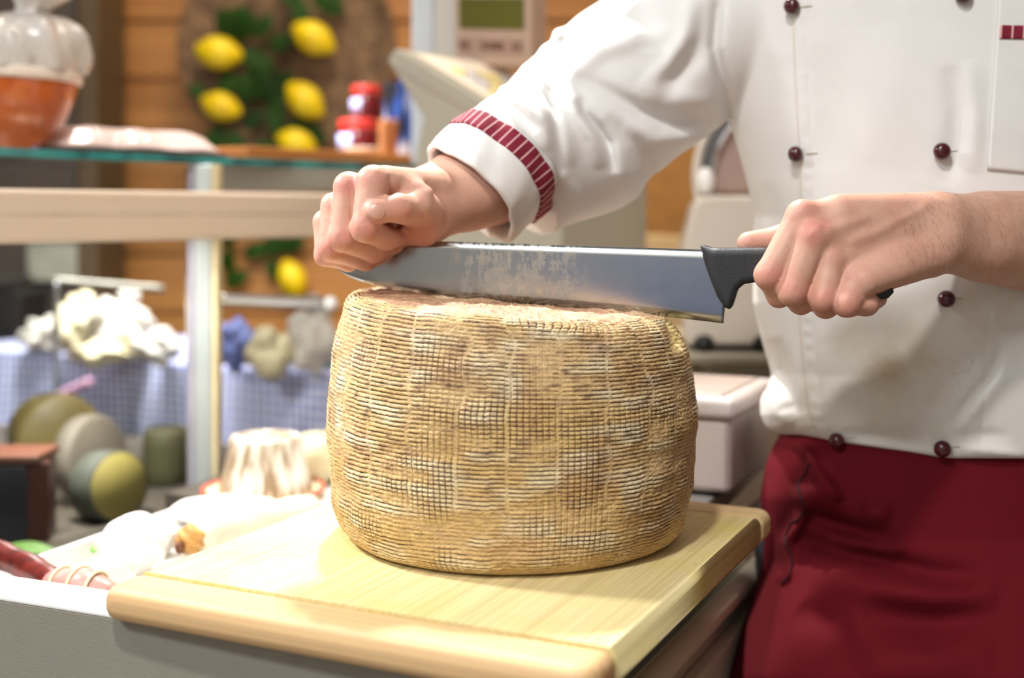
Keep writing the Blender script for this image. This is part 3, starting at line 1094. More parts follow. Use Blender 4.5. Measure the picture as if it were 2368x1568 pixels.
    base = mixv(base, c('2E2018'), rim * rimcut * .95)
    base = mixv(base, c('8E6450'), topm * np.clip((n4 - .45) * 2.4, 0, .8))
    base = mixv(base, c('D3B16A'), bot * .6 * n2)
    base = mixv(base, c('F0D896'), np.clip(nt * 1.6, 0, 1) * (.6 + .5 * n6))
    base *= (.80 + .40 * n6)[..., None] * (.88 + .24 * n4)[..., None]
    # weld the poles
    me = mesh_np('aged_cheese', V.reshape(-1, 3), grid_faces(nu, nv, True))
    point_color(me, 'rind', np.clip(base.reshape(-1, 3), 0, 1))
    m = NT('cheese_rind')
    at = m.n('ShaderNodeAttribute', attribute_name='rind')
    m.set(color=at.outputs['Color'], rough=.62, spec=.25, sss=.03)
    m.b.inputs['Subsurface Radius'].default_value = (1, .6, .3)
    m.b.inputs['Subsurface Scale'].default_value = .003
    m.bump(m.noise(m.coord(), 900, 4, .65), .35, .0008)
    o = link('aged_cheese', me, m.m)
    tag(o, 'tall aged cheese wheel with a basket woven brown rind standing on the wooden cutting board', 'cheese')
    return o


make_cheese()

# ------------------------------------------------------------------ knife
KA, KB = np.array([-.137, .962]), np.array([.122, .900])
kd = (KB - KA) / np.linalg.norm(KB - KA)
kn = np.array([kd[1], -kd[0]])                   # towards the camera side


def K(px, py, off=0.):
    """point of the blade's plane seen at (px,py), pushed off along its normal"""
    dx = (px - CX) / F
    # (dx*Y, Y) on the line KA + t*kd
    A_ = np.array([[kd[0], -dx], [kd[1], -1.0]])
    t, Y = np.linalg.solve(A_, -KA)
    Y = KA[1] + t * kd[1]
    return np.array([dx * Y + kn[0] * off, Y + kn[1] * off, H - (py - HZ) / F * Y])


knife = empty('knife', K(1700, 720), 'long cheese knife with a wide steel blade and black handle resting on the cheese wheel', 'knife')


def make_blade():
    top = np.array([(776, 618), (790, 602), (815, 586), (850, 574), (900, 564), (960, 559), (1010, 558), (1100, 561), (1250, 566), (1450, 572), (1640, 578), (1690, 580)], dtype=float)
    bot = np.array([(776, 620), (800, 636), (830, 649), (870, 662), (920, 672), (980, 681), (1040, 688), (1120, 694), (1260, 706), (1450, 723), (1640, 744), (1673, 748)], dtype=float)
    a = smooth_path(top, 120); b = smooth_path(bot, 120)
    nv = 9
    pts = []
    for side in (1, -1):
        g = np.zeros((120, nv, 3))
        for i in range(120):
            for j in range(nv):
                v = j / (nv - 1)
                q = a[i] * (1 - v) + b[i] * v
                th_ = (.0013 * (1 - v) + .00015 * v) * min(1, i / 14 + .15)
                if v > .86: th_ = .00035 * (1 - (v - .86) / .14) + .00004
                g[i, j] = K(q[0], q[1], th_ * side)
        pts.append(g)
    V = np.concatenate([pts[0].reshape(-1, 3), pts[1].reshape(-1, 3)])
    n = 120 * nv
    f = [tuple(x) for x in grid_faces(120, nv)] + [tuple(x[::-1] + n) for x in grid_faces(120, nv)]
    rim = [i * nv for i in range(120)] + [119 * nv + j for j in range(1, nv)] + [i * nv + nv - 1 for i in range(118, -1, -1)] + [j for j in range(nv - 2, 0, -1)]
    for x, y in zip(rim, rim[1:] + rim[:1]):
        f.append((x, y, y + n, x + n))
    me = mesh_np('blade', V, np.array(f))
    fxy = np.concatenate([(a[:, None] * (1 - np.linspace(0, 1, nv)[None, :, None]) + b[:, None] * np.linspace(0, 1, nv)[None, :, None]).reshape(-1, 2)] * 2)
    l = me.uv_layers.new(name='UVMap')
    vi = np.zeros(len(me.loops), dtype=np.int32); me.loops.foreach_get('vertex_index', vi)
    l.data.foreach_set('uv', ((fxy[vi] - np.array([776, 558])) / 900).astype(np.float32).ravel())
    bm = bmesh.new(); bm.from_mesh(me); bmesh.ops.recalc_face_normals(bm, faces=bm.faces); bm.to_mesh(me); bm.free()
    m = NT('worn_steel')
    uv = m.n('ShaderNodeUVMap').outputs[0]
    sp = m.n('ShaderNodeSeparateXYZ'); m.l(uv, sp.inputs[0])
    mp = m.n('ShaderNodeMapping'); mp.inputs['Scale'].default_value = (1.0, .25, 1); m.l(uv, mp.inputs[0])
    streak = m.noise(mp.outputs[0], 60, 6, .65)
    blot = m.noise(uv, 34, 6, .7)
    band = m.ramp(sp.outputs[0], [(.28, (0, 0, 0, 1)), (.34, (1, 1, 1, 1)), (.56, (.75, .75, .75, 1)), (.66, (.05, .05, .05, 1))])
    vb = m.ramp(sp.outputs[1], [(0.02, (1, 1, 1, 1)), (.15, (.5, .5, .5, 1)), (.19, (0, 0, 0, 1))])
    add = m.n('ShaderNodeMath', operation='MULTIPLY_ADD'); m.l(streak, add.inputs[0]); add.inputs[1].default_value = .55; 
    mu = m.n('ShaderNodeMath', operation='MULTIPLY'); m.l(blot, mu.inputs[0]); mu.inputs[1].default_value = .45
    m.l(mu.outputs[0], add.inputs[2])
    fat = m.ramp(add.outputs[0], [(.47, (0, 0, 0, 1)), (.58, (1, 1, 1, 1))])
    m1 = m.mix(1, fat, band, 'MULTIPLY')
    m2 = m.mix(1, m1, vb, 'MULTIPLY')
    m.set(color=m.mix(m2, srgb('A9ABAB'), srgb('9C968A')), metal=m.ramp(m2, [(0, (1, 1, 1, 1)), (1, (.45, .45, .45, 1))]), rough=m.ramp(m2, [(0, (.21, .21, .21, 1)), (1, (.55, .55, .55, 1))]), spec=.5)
    fine = m.n('ShaderNodeMapping'); fine.inputs['Scale'].default_value = (1, .04, 1); m.l(uv, fine.inputs[0])
    m.bump(m.noise(fine.outputs[0], 420, 3), .10, .0003)
    return link('blade', me, m.m, knife, smooth=False)


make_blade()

HP = [(1619, 567), (1628, 566), (1650, 573), (1700, 573), (1765, 572), (1850, 584), (1950, 607), (2030, 634), (2060, 654), (2066, 674), (2052, 689), (2025, 692), (1990, 684), (1930, 666), (1850, 656), (1790, 652), (1745, 652), (1722, 656), (1708, 668), (1702, 686), (1695, 708), (1688, 714), (1676, 709), (1660, 685), (1645, 650), (1630, 610)]
HPm = np.array([[0., 0.]] * len(HP))
KO = K(1619, 567)
for i_, q_ in enumerate(HP):
    w_ = K(*q_) - KO
    HPm[i_] = (w_[0] * kd[0] + w_[1] * kd[1], w_[2])


def handle_sdf(p, c=None, R=None):
    q = p - KO
    x = q[:, 0] * kd[0] + q[:, 1] * kd[1]
    t = q[:, 0] * kn[0] + q[:, 1] * kn[1]
    z = q[:, 2]
    d = np.full(len(p), 1e9); s = np.ones(len(p))
    n = len(HPm)
    for i in range(n):
        ax, az = HPm[i]; bx, bz = HPm[i - 1]
        ex, ez = bx - ax, bz - az
        wx, wz = x - ax, z - az
        h = np.clip((wx * ex + wz * ez) / (ex * ex + ez * ez), 0, 1)
        d = np.minimum(d, (wx - h * ex) ** 2 + (wz - h * ez) ** 2)
        c1 = z >= az; c2 = z < bz; c3 = ex * wz > ez * wx
        fl = (c1 & c2 & c3) | (~c1 & ~c2 & ~c3)
        s = np.where(fl, -s, s)
    d2 = s * np.sqrt(d)
    half = np.interp(x, [0, .004, .012, .03, .05, .15], [.0052, .0060, .0105, .0115, .0120, .0120])
    rr = .0048
    a = d2 + rr; b = np.abs(t) - half + rr
    return np.minimum(np.maximum(a, b), 0) + np.hypot(np.maximum(a, 0), np.maximum(b, 0)) - rr


hm = NT('handle_black')
hm.set(color=srgb('242629'), rough=.48, spec=.4)
hm.bump(hm.noise(hm.coord(), 1400, 2), .5, .0006)
link('handle', mesh_sdf('handle', handle_sdf, (.12, .80, 1.08), (.32, .95, 1.20), .001, 20), hm.m, knife)

# ------------------------------------------------------------------ cutting board and counter
BANG = math.radians(-25.6)
FL = np.array([-.269, .7942])
bu = np.array([math.cos(BANG), math.sin(BANG)])
bv = np.array([-bu[1], bu[0]])
BW, BD, BT_ = .345, .400, .0225
CFL = np.array([-.268, .786])
cu = np.array([.9236, -.3832]); cv = np.array([.3832, .9236])


def B(a, b, z):
    q = FL + a * bu + b * bv
    return np.array([q[0], q[1], z])


def U3(a, b, z=0.):
    q = a * bu + b * bv
    return np.array([q[0], q[1], z])


def Q(a, b, z):
    q = CFL + a * cu + b * cv
    return np.array([q[0], q[1], z])


def W3(a, b, z=0.):
    q = a * cu + b * cv
    return np.array([q[0], q[1], z])


BROT = math.atan2(bu[1], bu[0])


def wood_mat(name, c1, c2, along, scale=9, rough=.5, stain=None, origin=(0, 0)):
    """grain running along a direction given in degrees in the ground plane"""
    m = NT(name)
    tc = m.n('ShaderNodeTexCoord')
    rot = m.n('ShaderNodeMapping'); rot.inputs['Rotation'].default_value = (0, 0, -along)
    m.l(tc.outputs['Object'], rot.inputs[0])
    st = m.n('ShaderNodeMapping'); st.inputs['Scale'].default_value = (scale * .08, scale * 2.2, scale * 2.2)
    m.l(rot.outputs[0], st.inputs[0])
    n1 = m.noise(st.outputs[0], 3.2, 6, .6)
    st2 = m.n('ShaderNodeMapping'); st2.inputs['Scale'].default_value = (scale * .05, scale * 9, scale * 9)
    m.l(rot.outputs[0], st2.inputs[0])
    n2 = m.noise(st2.outputs[0], 5, 3)
    col = m.ramp(n1, [(.25, srgb(c1)), (.5, srgb(c2)), (.75, srgb(c1))])
    col = m.mix(m.ramp(n2, [(.35, (.55, .55, .55, 1)), (.62, (0, 0, 0, 1))]), col, tuple(x * .72 for x in srgb(c1)[:3]) + (1,))
    if stain:
        s = m.ramp(m.noise(tc.outputs['Object'], 14, 5), [(.5, (0, 0, 0, 1)), (.72, (.6, .6, .6, 1))])
        col = m.mix(s, col, srgb(stain))
        v2 = m.n('ShaderNodeTexVoronoi'); v2.inputs['Scale'].default_value = 46
        m.l(tc.outputs['Object'], v2.inputs['Vector'])
        sp = m.ramp(v2.outputs[0], [(.05, (.7, .7, .7, 1)), (.10, (0, 0, 0, 1))])
        big = m.ramp(m.noise(tc.outputs['Object'], 30, 2), [(.60, (0, 0, 0, 1)), (.66, (1, 1, 1, 1))])
        col = m.mix(m.mix(1, sp, big, 'MULTIPLY'), col, srgb('8A6A30'))
    m.set(color=col, rough=rough, spec=.3)
    m.bump(n2, .12, .0005)
    return m.m


M['pine'] = wood_mat('pine', 'D2BC82', 'E0CE9A', BROT + math.pi / 2, 9, .55, 'D0BE62')
M['beech'] = wood_mat('beech', 'CDA474', 'DAB686', BROT, 8, .5)
M['lit_beech'] = wood_mat('lit_beech', 'D6B682', 'E2C796', BROT, 8, .5)  # beech with the rear strip's bright light put into its colour
board = empty('cutting_board', B(BW / 2, BD / 2, zb - BT_), 'pale wooden cutting board with a rounded front strip under the cheese wheel', 'cutting board')
CAPW = .040


def slab(name, a0, a1, b0, b1, mat, rads, bev, sides_only=False):
    pts = []
    for (ca, cb, sa, sb), r in zip(((a0, b0, 1, 1), (a1, b0, -1, 1), (a1, b1, -1, -1), (a0, b1, 1, -1)), rads):
        if r <= 0:
            pts.append((ca, cb)); continue
        cx_, cy_ = ca + sa * r, cb + sb * r
        start = {(1, 1): math.pi, (-1, 1): 1.5 * math.pi, (-1, -1): 0, (1, -1): .5 * math.pi}[(sa, sb)]
        for k in range(7):
            t = start + k / 6 * math.pi / 2
            pts.append((cx_ + r * math.cos(t), cy_ + r * math.sin(t)))
    o = prism(name, [B(a, b, zb - BT_) for a, b in pts], (0, 0, BT_), mat, board, bevel=bev, seg=6)
    if sides_only:
        me = o.data
        at = me.attributes.new('bevel_weight_edge', 'FLOAT', 'EDGE')
        for e in me.edges:
            d = me.vertices[e.vertices[1]].co - me.vertices[e.vertices[0]].co
            at.data[e.index].value = 1.0 if abs(d.normalized().dot(Vector((bv[0], bv[1], 0)))) > .99 else 0.0
        o.modifiers['bevel'].limit_method = 'WEIGHT'
    return o


slab('panel', .001, BW - .001, CAPW, BD - CAPW, M['pine'], (0, 0, 0, 0), .0055, True)
slab('end_strip', 0, BW, 0, CAPW - .0002, M['beech'], (.013, .016, .0, .0), .0095)
slab('end_strip', 0, BW, BD - CAPW + .0002, BD, M['lit_beech'], (.0, .0, .013, .013), .008)

M['counter'] = simple('counter_laminate', '8C887C', .55, var=.03, scale=60, bump=.5)
M['ledge'] = simple('grey_ledge', '8E8983', .4)
M['white'] = simple('white_enamel', 'F0EFEC', .35, var=.02)
M['dark_floor'] = simple('well_floor', '4E473E', .5, var=.1)
M['steel'] = simple('steel', 'B9BCBD', .3, metal=.9, var=.05)
M['beige'] = simple('beige_plastic', 'A49E8E', .45, var=.02)
M['cream_panel'] = simple('cream_panel', 'C7B9A4', .5, var=.04)
M['gap'] = simple('maroon_reflection', '3C0E1A', .25, var=.1)  # gap strip: shade and the apron's reflection put into its colour
M['black'] = simple('black_plastic', '191817', .4)
M['mauve'] = simple('mauve_plastic', 'A88F86', .45, var=.04)

zt = zb - BT_ - .0003
counter = empty('display_counter', B(.0, .4, 0), 'long grey and white serving counter the cutting board lies on', 'counter')
obox('front_panel', Q(-1.3, .024, .02), W3(1.595, 0), W3(0, .02), (0, 0, zt - .0035 - .02), M['counter'], counter, .0008)
obox('top_rail', Q(-1.3, .0238, zt - .0034), W3(1.595, 0), W3(0, .040), (0, 0, .0034), M['white'], counter, .0012)
obox('back_ledge', Q(.02, .20, zt - .022), W3(.265, 0), W3(0, .55), (0, 0, .022), M['ledge'], counter, .002)
# shallow product tray, and the deeper well behind its divider
tp = [(-1.3, .0637), (.0, .0637), (.018, .19), (.018, .75), (-.234, .75), (-.234, .217), (-1.3, .217)]
prism('product_tray', [Q(a, b, .872) for a, b in tp], (0, 0, .012), M['white'], counter, .001)
obox('well_floor', Q(-1.5, .22, .815), W3(1.24, 0), W3(0, .79), (0, 0, .014), M['dark_floor'], counter, .001)
obox('rear_step', Q(-.34, .50, .8295), W3(.10, 0), W3(0, .25), (0, 0, .0542), M['dark_floor'], counter, .001)
obox('divider', Q(-.240, .20, .829), W3(.008, 0), W3(0, .215), (0, 0, .073), M['white'], counter, .001)
obox('plinth', Q(-1.3, .05, 0), W3(1.57, 0), W3(0, .69), (0, 0, .81), M['counter'], counter, .001)
# working side under the board
SA = .287
obox('dark_gap_strip', B(SA - .012, .045, zt - .060), U3(.008, 0), U3(0, .70), (0, 0, .037), M['gap'], counter, .001)
tube('side_rail', [B(SA + .004, .03, zt - .075), B(SA + .004, .40, zt - .075), B(SA + .004, .74, zt - .075)], .010, M['cream_panel'], counter, 20, 12, False if False else True)
obox('side_panel', B(SA - .012, .03, .05), U3(.010, 0), U3(0, .70), (0, 0, zt - .09 - .05), M['cream_panel'], counter, .002)
for k in range(4):
    obox('vent_slot', B(SA - .002, .075 + .026 * k, zt - .30), U3(.0012, 0), U3(0, .012), (0, 0, .195), M['black'], counter, .0004, 1)
dp0 = B(SA - .002, .205, zt - .58)
door = obox('cupboard_door', dp0, U3(.014, 0), U3(0, .50), (0, 0, .475), M['cream_panel'], counter, .004)
kb = lathe('knob', [(0, 0), (.007, 0), (.006, .006), (.009, .010), (.008, .016), (0, .018)], B(SA + .012, .225, zt - .128), M['mauve'], door, 20, axis=U3(1, 0))
kb.matrix_parent_inverse = Matrix()

# ------------------------------------------------------------------ lidded container behind the board
bc = np.array([.2016, 1.129])
box = empty('storage_box', (bc[0], bc[1], zt), 'pale grey lidded plastic box behind the right side of the cutting board', 'box')
M['pinkgrey'] = simple('pink_grey_plastic', 'B4AAA6', .45, var=.03)
o3 = np.array([bc[0], bc[1], zt + .004])
obox('tub', o3, U3(-.21, 0), U3(0, .15), (0, 0, .072), M['pinkgrey'], box, .008, 4)
lid_o = o3 + U3(.006, -.006, .070)
lid = obox('lid', lid_o, U3(-.222, 0), U3(0, .162), (0, 0, .020), M['pinkgrey'], box, .007, 4)
M['lidtop'] = simple('lid_top', 'A89890', .35, var=.04)
obox('lid_panel', lid_o + U3(-.016, .016, .0185), U3(-.19, 0), U3(0, .13), (0, 0, .0035), M['lidtop'], box, .002)
for a, b in ((-.02, .02), (-.19, .02), (-.02, .13), (-.19, .13)):
    lathe('foot', [(0, 0), (.008, 0), (.008, .005), (0, .005)], np.array([bc[0], bc[1], zt]) + U3(a, b), M['black'], box, 16)

# slicing machine further back on the right
ST = obox('back_table', (.12, 1.53, .0), (.70, .04, 0), (-.02, .72, 0), (0, 0, .985), M['cream_panel'], None, .004)
tag(ST, 'cream side table under the slicing machine behind the cook', 'table')
slc = empty('slicing_machine', (.30, 1.65, .985), 'pale slicing machine with a round blade guard behind the cook', 'slicer')
M['slicer'] = simple('slicer_enamel', 'CFC6B9', .4, var=.03)
pl = [P(1586, 800, 1.6), P(1830, 800, 1.6), P(1830, 452, 1.6), P(1622, 452, 1.6), P(1604, 470, 1.6), P(1572, 600, 1.6)]
prism('body_panel', pl, (.02, .18, 0), M['slicer'], slc, .008, 4)
pl = [P(1640, 452, 1.66), P(1850, 452, 1.66), P(1850, 285, 1.66), P(1690, 285, 1.66), P(1655, 350, 1.66)]
prism('motor_housing', pl, (.02, .10, 0), M['mauve'], slc, .012, 4)
ctr = P(1850, 420, 1.64)
lathe('round_blade', [(0, 0), (.118, 0), (.120, .001), (.118, .003), (0, .004)], ctr + np.array([0, .13, 0]), M['steel'], slc, 60, axis=(-.1, -1, 0))
gp = [ctr + .128 * np.array([math.cos(t), -.02, math.sin(t)]) for t in np.linspace(1.9, 3.5, 24)]
tube('blade_guard', gp, .008, simple('guard_grey', '5C5A5C', .4), slc, 40, 10)
tube('guard_rim', [g + np.array([-.012 * math.cos(0), -.004, .006]) for g in gp], .006, M['slicer'], slc, 40, 10)
blob('lock_knob', P(1632, 418, 1.62), (.012, .012, .018), M['white'], slc, 3)
obox('base_plate', P(1590, 842, 1.56), (.20, 0, 0), (0, .26, 0), (0, 0, .0115), M['beige'], slc, .004)
for px in (1628, 1765):
    q = P(px, 800, 1.60); z0_ = P(1600, 842, 1.56)[2] + .0115
    blob('rubber_foot', (q[0], q[1], z0_ + .010), (.014, .014, .012), M['black'], slc, 3)
obox('support', (P(1650, 842, 1.56)[0], 1.60, .985), (.10, 0, 0), (0, .16, 0), (0, 0, P(1600, 842, 1.56)[2] - .985), M['beige'], slc, .002)

# ------------------------------------------------------------------ glass display case on the left
SD = np.array([.79, 1.]); SD /= np.linalg.norm(SD)
SN = np.array([-SD[1], SD[0]])


def S(base, t, n, z):
    q = np.array(base) + t * SD + n * SN
    return np.array([q[0], q[1], z])


def S3(t, n, z=0.): return np.array([t * SD[0] + n * SN[0], t * SD[1] + n * SN[1], z])


zs = H + .0688
E0 = np.array([-.543, 1.30])
case = empty('display_case', (-.38, 1.52, .829), 'glass display case with a teal edged glass shelf and beige rail at the left', 'display case')
gl = NT('clear_glass'); gl.set(color=(.93, .98, .97, 1), rough=.02, trans=1.0, ior=1.45)
tl = NT('teal_edge'); tl.set(color=srgb('1D6A6A'), rough=.15, spec=.6)
tl.l(tl.ramp(tl.noise(tl.coord(scale=(6, 6, 1)), 3, 3), [(.35, srgb('0F4748')), (.65, srgb('2E8A88'))]), tl.b.inputs['Base Color'])
obox('shelf', S(E0, -.30, .003, zs - .010), S3(1.05, 0), S3(0, .36), (0, 0, .010), gl.m, case, .001)
obox('shelf_edge', S(E0, -.30, 0, zs - .010), S3(1.05, 0), S3(0, .0028), (0, 0, .010), tl.m, case, .0008)
R0 = np.array([-.522, 1.25])
M['rail'] = simple('beige_rail', 'C6B29C', .45, var=.02)
obox('rail', S(R0, -.30, 0, H - .033), S3(.98, 0), S3(0, .028), (0, 0, .057), M['rail'], case, .006, 4)
obox('rail_groove_shade', S(R0, -.30, -.0006, H - .004), S3(.98, 0), S3(0, .004), (0, 0, .003), simple('rail_shadow_line', 'B5A491', .5), case, .0005)  # raised strip, the groove's shade put into its darker colour
pz = zs - .0105
pB = np.array([-.40, 1.50])
M['alu'] = simple('aluminium', 'C2C9C6', .35, metal=.5, var=.04)
obox('post', (P(450, 0, 1.5)[0], 1.50, .829), (.0205, 0, 0), (0, .03, 0), (0, 0, pz - .829), M['alu'], case, .002)
obox('post_trim', (P(487, 0, 1.5)[0] + .0005, 1.502, .829), (.0072, 0, 0), (0, .026, 0), (0, 0, pz - .829), simple('cream_seal', 'D4C69C', .5), case, .001)
obox('post_seal', (P(433, 0, 1.5)[0], 1.502, .829), (.0085, 0, 0), (0, .02, 0), (0, 0, pz - .829), simple('violet_grey_seal', '98949F', .35), case, .001)
gt = NT('tinted_glass'); gt.set(color=(.90, .93, .92, 1), rough=.02, trans=1., ior=1.12)
obox('side_pane', S(np.array([-.400, 1.512]), -.62, 0, .83), S3(.62, 0), S3(0, .004), (0, 0, pz - .832), gt.m, case, .0005, 1)
obox('cover_panel', P(508, 440, 1.70), (.30, .07, 0), (-.01, .05, 0), (0, 0, .031), simple('grey_cover', '9C9488', .45, var=.04), case, .002)
lathe('cover_hole', [(0, 0), (.0045, 0), (.0045, .002), (0, .0022)], P(652, 424, 1.765) + np.array([0, -.014, 0]), M['mauve'], case, 16, axis=(.1, -1, 0))
M['dull_bar'] = simple('dull_bar', '8F8A7E', .5, metal=.4)
M['chrome'] = simple('chrome', 'E4E6E4', .18, metal=.95, var=.03)
tube('bar', [P(498, 692, 1.60), P(630, 697, 1.64), P(762, 702, 1.68)], .0085, M['chrome'], case, 14, 14)
blob('bar_end_highlight', P(764, 702, 1.675), (.010, .010, .010), M['white'], case, 3)  # white ball standing in for the highlight at the bar's end
tube('thin_bar', [P(120, 648, 1.9), P(250, 659, 1.93), P(378, 668, 1.96)], .006, M['dull_bar'], case, 14, 12)
tube('bar_bracket', [P(130, 650, 1.9), P(130, 668, 1.9), P(130, 900, 1.9)], .004, M['steel'], case, 14, 10)
# ------------------------------------------------------------------ things on the glass shelf
bwl = np.array([P(2, 300, 1.44)[0], 1.44, zs])
bowl = empty('gift_bowl', bwl, 'round bowl of orange food under gathered clear plastic at the shelf end', 'bowl')
og = NT('orange_food'); og.set(color=og.ramp(og.noise(og.coord(), 20, 4), [(.3, srgb('B4531C')), (.7, srgb('D06A28'))]), rough=.25, spec=.5, coat=.6)
lathe('bowl_body', [(0, .0), (.034, .0), (.036, .004), (.052, .014), (.069, .034), (.081, .060), (.0865, .082), (.0865, .086), (0, .086)], bwl, og.m, bowl, 64)
M['rimband'] = simple('rim_band', 'E8D8CA', .3, var=.05)
lathe('rim', [(.086, .082), (.0905, .083), (.092, .089), (.0905, .096), (.087, .097), (.080, .095), (.080, .086)], bwl, M['rimband'], bowl, 64)
wr = NT('plastic_wrap')
wr.set(color=srgb('EDE9E2'), rough=.12, spec=.6, trans=.35, coat=.5)
wr.bump(wr.noise(wr.coord(), 28, 4, .6), .9, .012)
wbf = lambda th, h: .05 * np.sin(9 * th + h * 60) * min(1, h / .1) + .03 * np.sin(17 * th + 2 + h * 90)
wo = lathe('wrap', [(.0875, .094), (.0925, .106), (.0945, .116), (.0935, .126), (.086, .138), (.072, .148), (.050, .157), (.028, .162), (.017, .165), (.020, .172), (.032, .184), (.044, .200), (.050, .214), (.044, .216), (.024, .190), (.010, .172), (0, .170)], bwl + np.array([.004, 0, 0]), wr.m, bowl, 120, wob=wbf)
for v in wo.data.vertices:
    v.co.x += .85 * max(0., min(v.co.z - zs - .130, .05))


ta = np.array([P(128, 0, 1.43)[0], 1.43])
tray = empty('wrapped_platter', (ta[0] + .12, ta[1] + .12, zs), 'low white film wrapped platter on the glass shelf beside the orange bowl', 'platter')
TB = lambda t, n, z: S(ta, t, n, z)
bm = bmesh.new()
rings = []
for (ins, z) in ((.001, .0095), (.004, .013), (.020, .030), (.030, .0355), (.060, .037)):
    L_, W_ = .262, .16
    pts = []
    for k in range(64):
        t = 2 * math.pi * k / 64
        c_, s_ = math.cos(t), math.sin(t)
        r_e = 1 / ((abs(c_) ** 6 + abs(s_) ** 6) ** (1 / 6))
        pts.append(bm.verts.new(TB(L_ / 2 + (L_ / 2 - ins) * c_ * r_e, W_ / 2 + (W_ / 2 - ins) * s_ * r_e, zs + z + .0012 * math.sin(11 * t) * (ins > 0))))
    rings.append(pts)
for a_, b_ in zip(rings[:-1], rings[1:]):
    for k in range(64):
        bm.faces.new((a_[k], a_[(k + 1) % 64], b_[(k + 1) % 64], b_[k]))
bm.faces.new(rings[-1]); bm.faces.new(rings[0][::-1])
film = NT('film_white'); film.set(color=srgb('C8B2AA'), rough=.14, spec=.6, coat=.4)
film.bump(film.noise(film.coord(), 45, 4), .8, .006)
from_bm('film', bm, film.m, tray, smooth=True)
obox('base_tray', TB(.006, .006, zs + .0005), S3(.25, 0), S3(0, .148), (0, 0, .009), simple('dark_red_tray', '4A1418', .4), tray, .002)

pk0 = np.array([-.357, 1.655])
plank = obox('wooden_plank', S(pk0, 0, .0, zs + .0004), S3(.47, 0), S3(0, .15), (0, 0, .0195), wood_mat('shelf_wood', 'A3622C', 'B9783C', math.atan2(SD[1], SD[0]), 8, .4), None, .002)
tag(plank, 'orange brown wooden plank lying on the glass shelf under the red jars', 'plank')
zp = zs + .0200


def on_plank(px, Y): return np.array([P(px, 0, Y)[0], Y, zp])


redcap = simple('red_cap', 'B03028', .35)
jamm = simple('dark_jam', '5A1216', .2, spec=.6)
labl = simple('lilac_label', '9DA3C8', .5)


def jar(c, r, h, label):
    o = empty('jam_jar', c, label, 'jar', 'red capped jars')
    lathe('glass', [(0, 0), (r * .92, 0), (r, .004), (r, h * .66), (r * .9, h * .74), (0, h * .74)], c, jamm, o, 40)
    lathe('cap', [(r * .8, h * .72), (r * .98, h * .72), (r * 1.0, h * .75), (r * 1.0, h * .97), (r * .95, h), (0, h)], c, redcap, o, 40)
    th = np.linspace(2.9, 4.5, 20)
    g = np.zeros((20, 2, 3))
    for j, zz in enumerate((h * .10, h * .60)):
        g[:, j, 0] = c[0] + (r + .0006) * np.cos(th); g[:, j, 1] = c[1] + (r + .0006) * np.sin(th); g[:, j, 2] = c[2] + zz
    sheet('paper_label', g, labl, o, .0006)


j0 = on_plank(829, 1.985)
jar(j0, .0325, .0605, 'lower wider red capped jam jar standing on the wooden plank')
jar(j0 + np.array([.012, .004, .0608]), .0245, .055, 'smaller red capped jam jar stacked on top of the wider jar')
dish = lathe('glass_dish', [(0, 0), (.018, 0), (.026, .008), (.028, .012), (.026, .012), (.017, .003), (0, .003)], on_plank(838, 1.925), simple('frosted_glass', 'D8D0C4', .15, spec=.8), None, 40)
tag(dish, 'small clear glass dish in front of the stacked red jars', 'dish')
oc = on_plank(890, 2.04)
tag(obox('spice_tin', oc, (.026, .02, 0), (-.015, .02, 0), (0, 0, .066), simple('tan_tin', 'B5784A', .4), None, .003), 'tan orange tin between the red jars and the printed carton', 'tin')
ct = on_plank(925, 2.05)
cm = NT('printed_carton')
cm.l(cm.ramp(cm.noise(cm.coord(scale=(1.5, 1.5, .6)), 14, 1), [(.40, srgb('1B1B20')), (.45, srgb('2E55A8')), (.52, srgb('DDE6F2')), (.6, srgb('C8D4EA'))]), cm.b.inputs['Base Color'])
tag(obox('printed_carton', ct, (.045, .03, 0), (-.03, .03, 0), (0, 0, .130), cm.m, None, .002), 'tall blue white and black carton beside the weighing scale', 'carton')

# ------------------------------------------------------------------ weighing scale
YS = 1.62
scale = empty('weighing_scale', P(1060, 560, YS + .08), 'beige shop weighing scale with a sloping keypad and a green display behind the sleeve', 'scale')
prof = [(893, 140), (914, 109), (1120, 236), (1300, 345), (1300, 600), (940, 600), (955, 430), (962, 345), (978, 270)]
obox('stand', (P(980, 0, YS)[0], YS + .03, 0), (.12, 0, 0), (.05, .10, 0), (0, 0, P(0, 600, YS)[2]), M['beige'], scale, .004)
prism('housing', [P(x, y, YS) for x, y in prof], (.13, .16, 0), M['beige'], scale, .004)
seamp = [P(908, 155, YS) + np.array([0, -.0008, 0]), P(1000, 210, YS) + np.array([0, -.0008, 0]), P(1110, 272, YS) + np.array([0, -.0008, 0])]
tube('case_seam', seamp, .0012, M['mauve'], scale, 12, 6)
ka, kb_ = P(936, 122, YS), P(1280, 332, YS)
kd3 = kb_ - ka
kw = np.array([.13, .16, 0])
nrm3 = np.cross(kd3, kw); nrm3 /= np.linalg.norm(nrm3)
if nrm3[2] < 0: nrm3 = -nrm3
keypad = obox('keypad', ka + kw * .08 + nrm3 * .0003, kd3 * .9, kw * .84, nrm3 * .0015, simple('keypad_cream', 'F1E2CE', .4, var=.03), scale, .0006)
ky = simple('yellow_key', 'EAD98A', .45); kw_ = simple('grey_key', 'CFCBD0', .45)
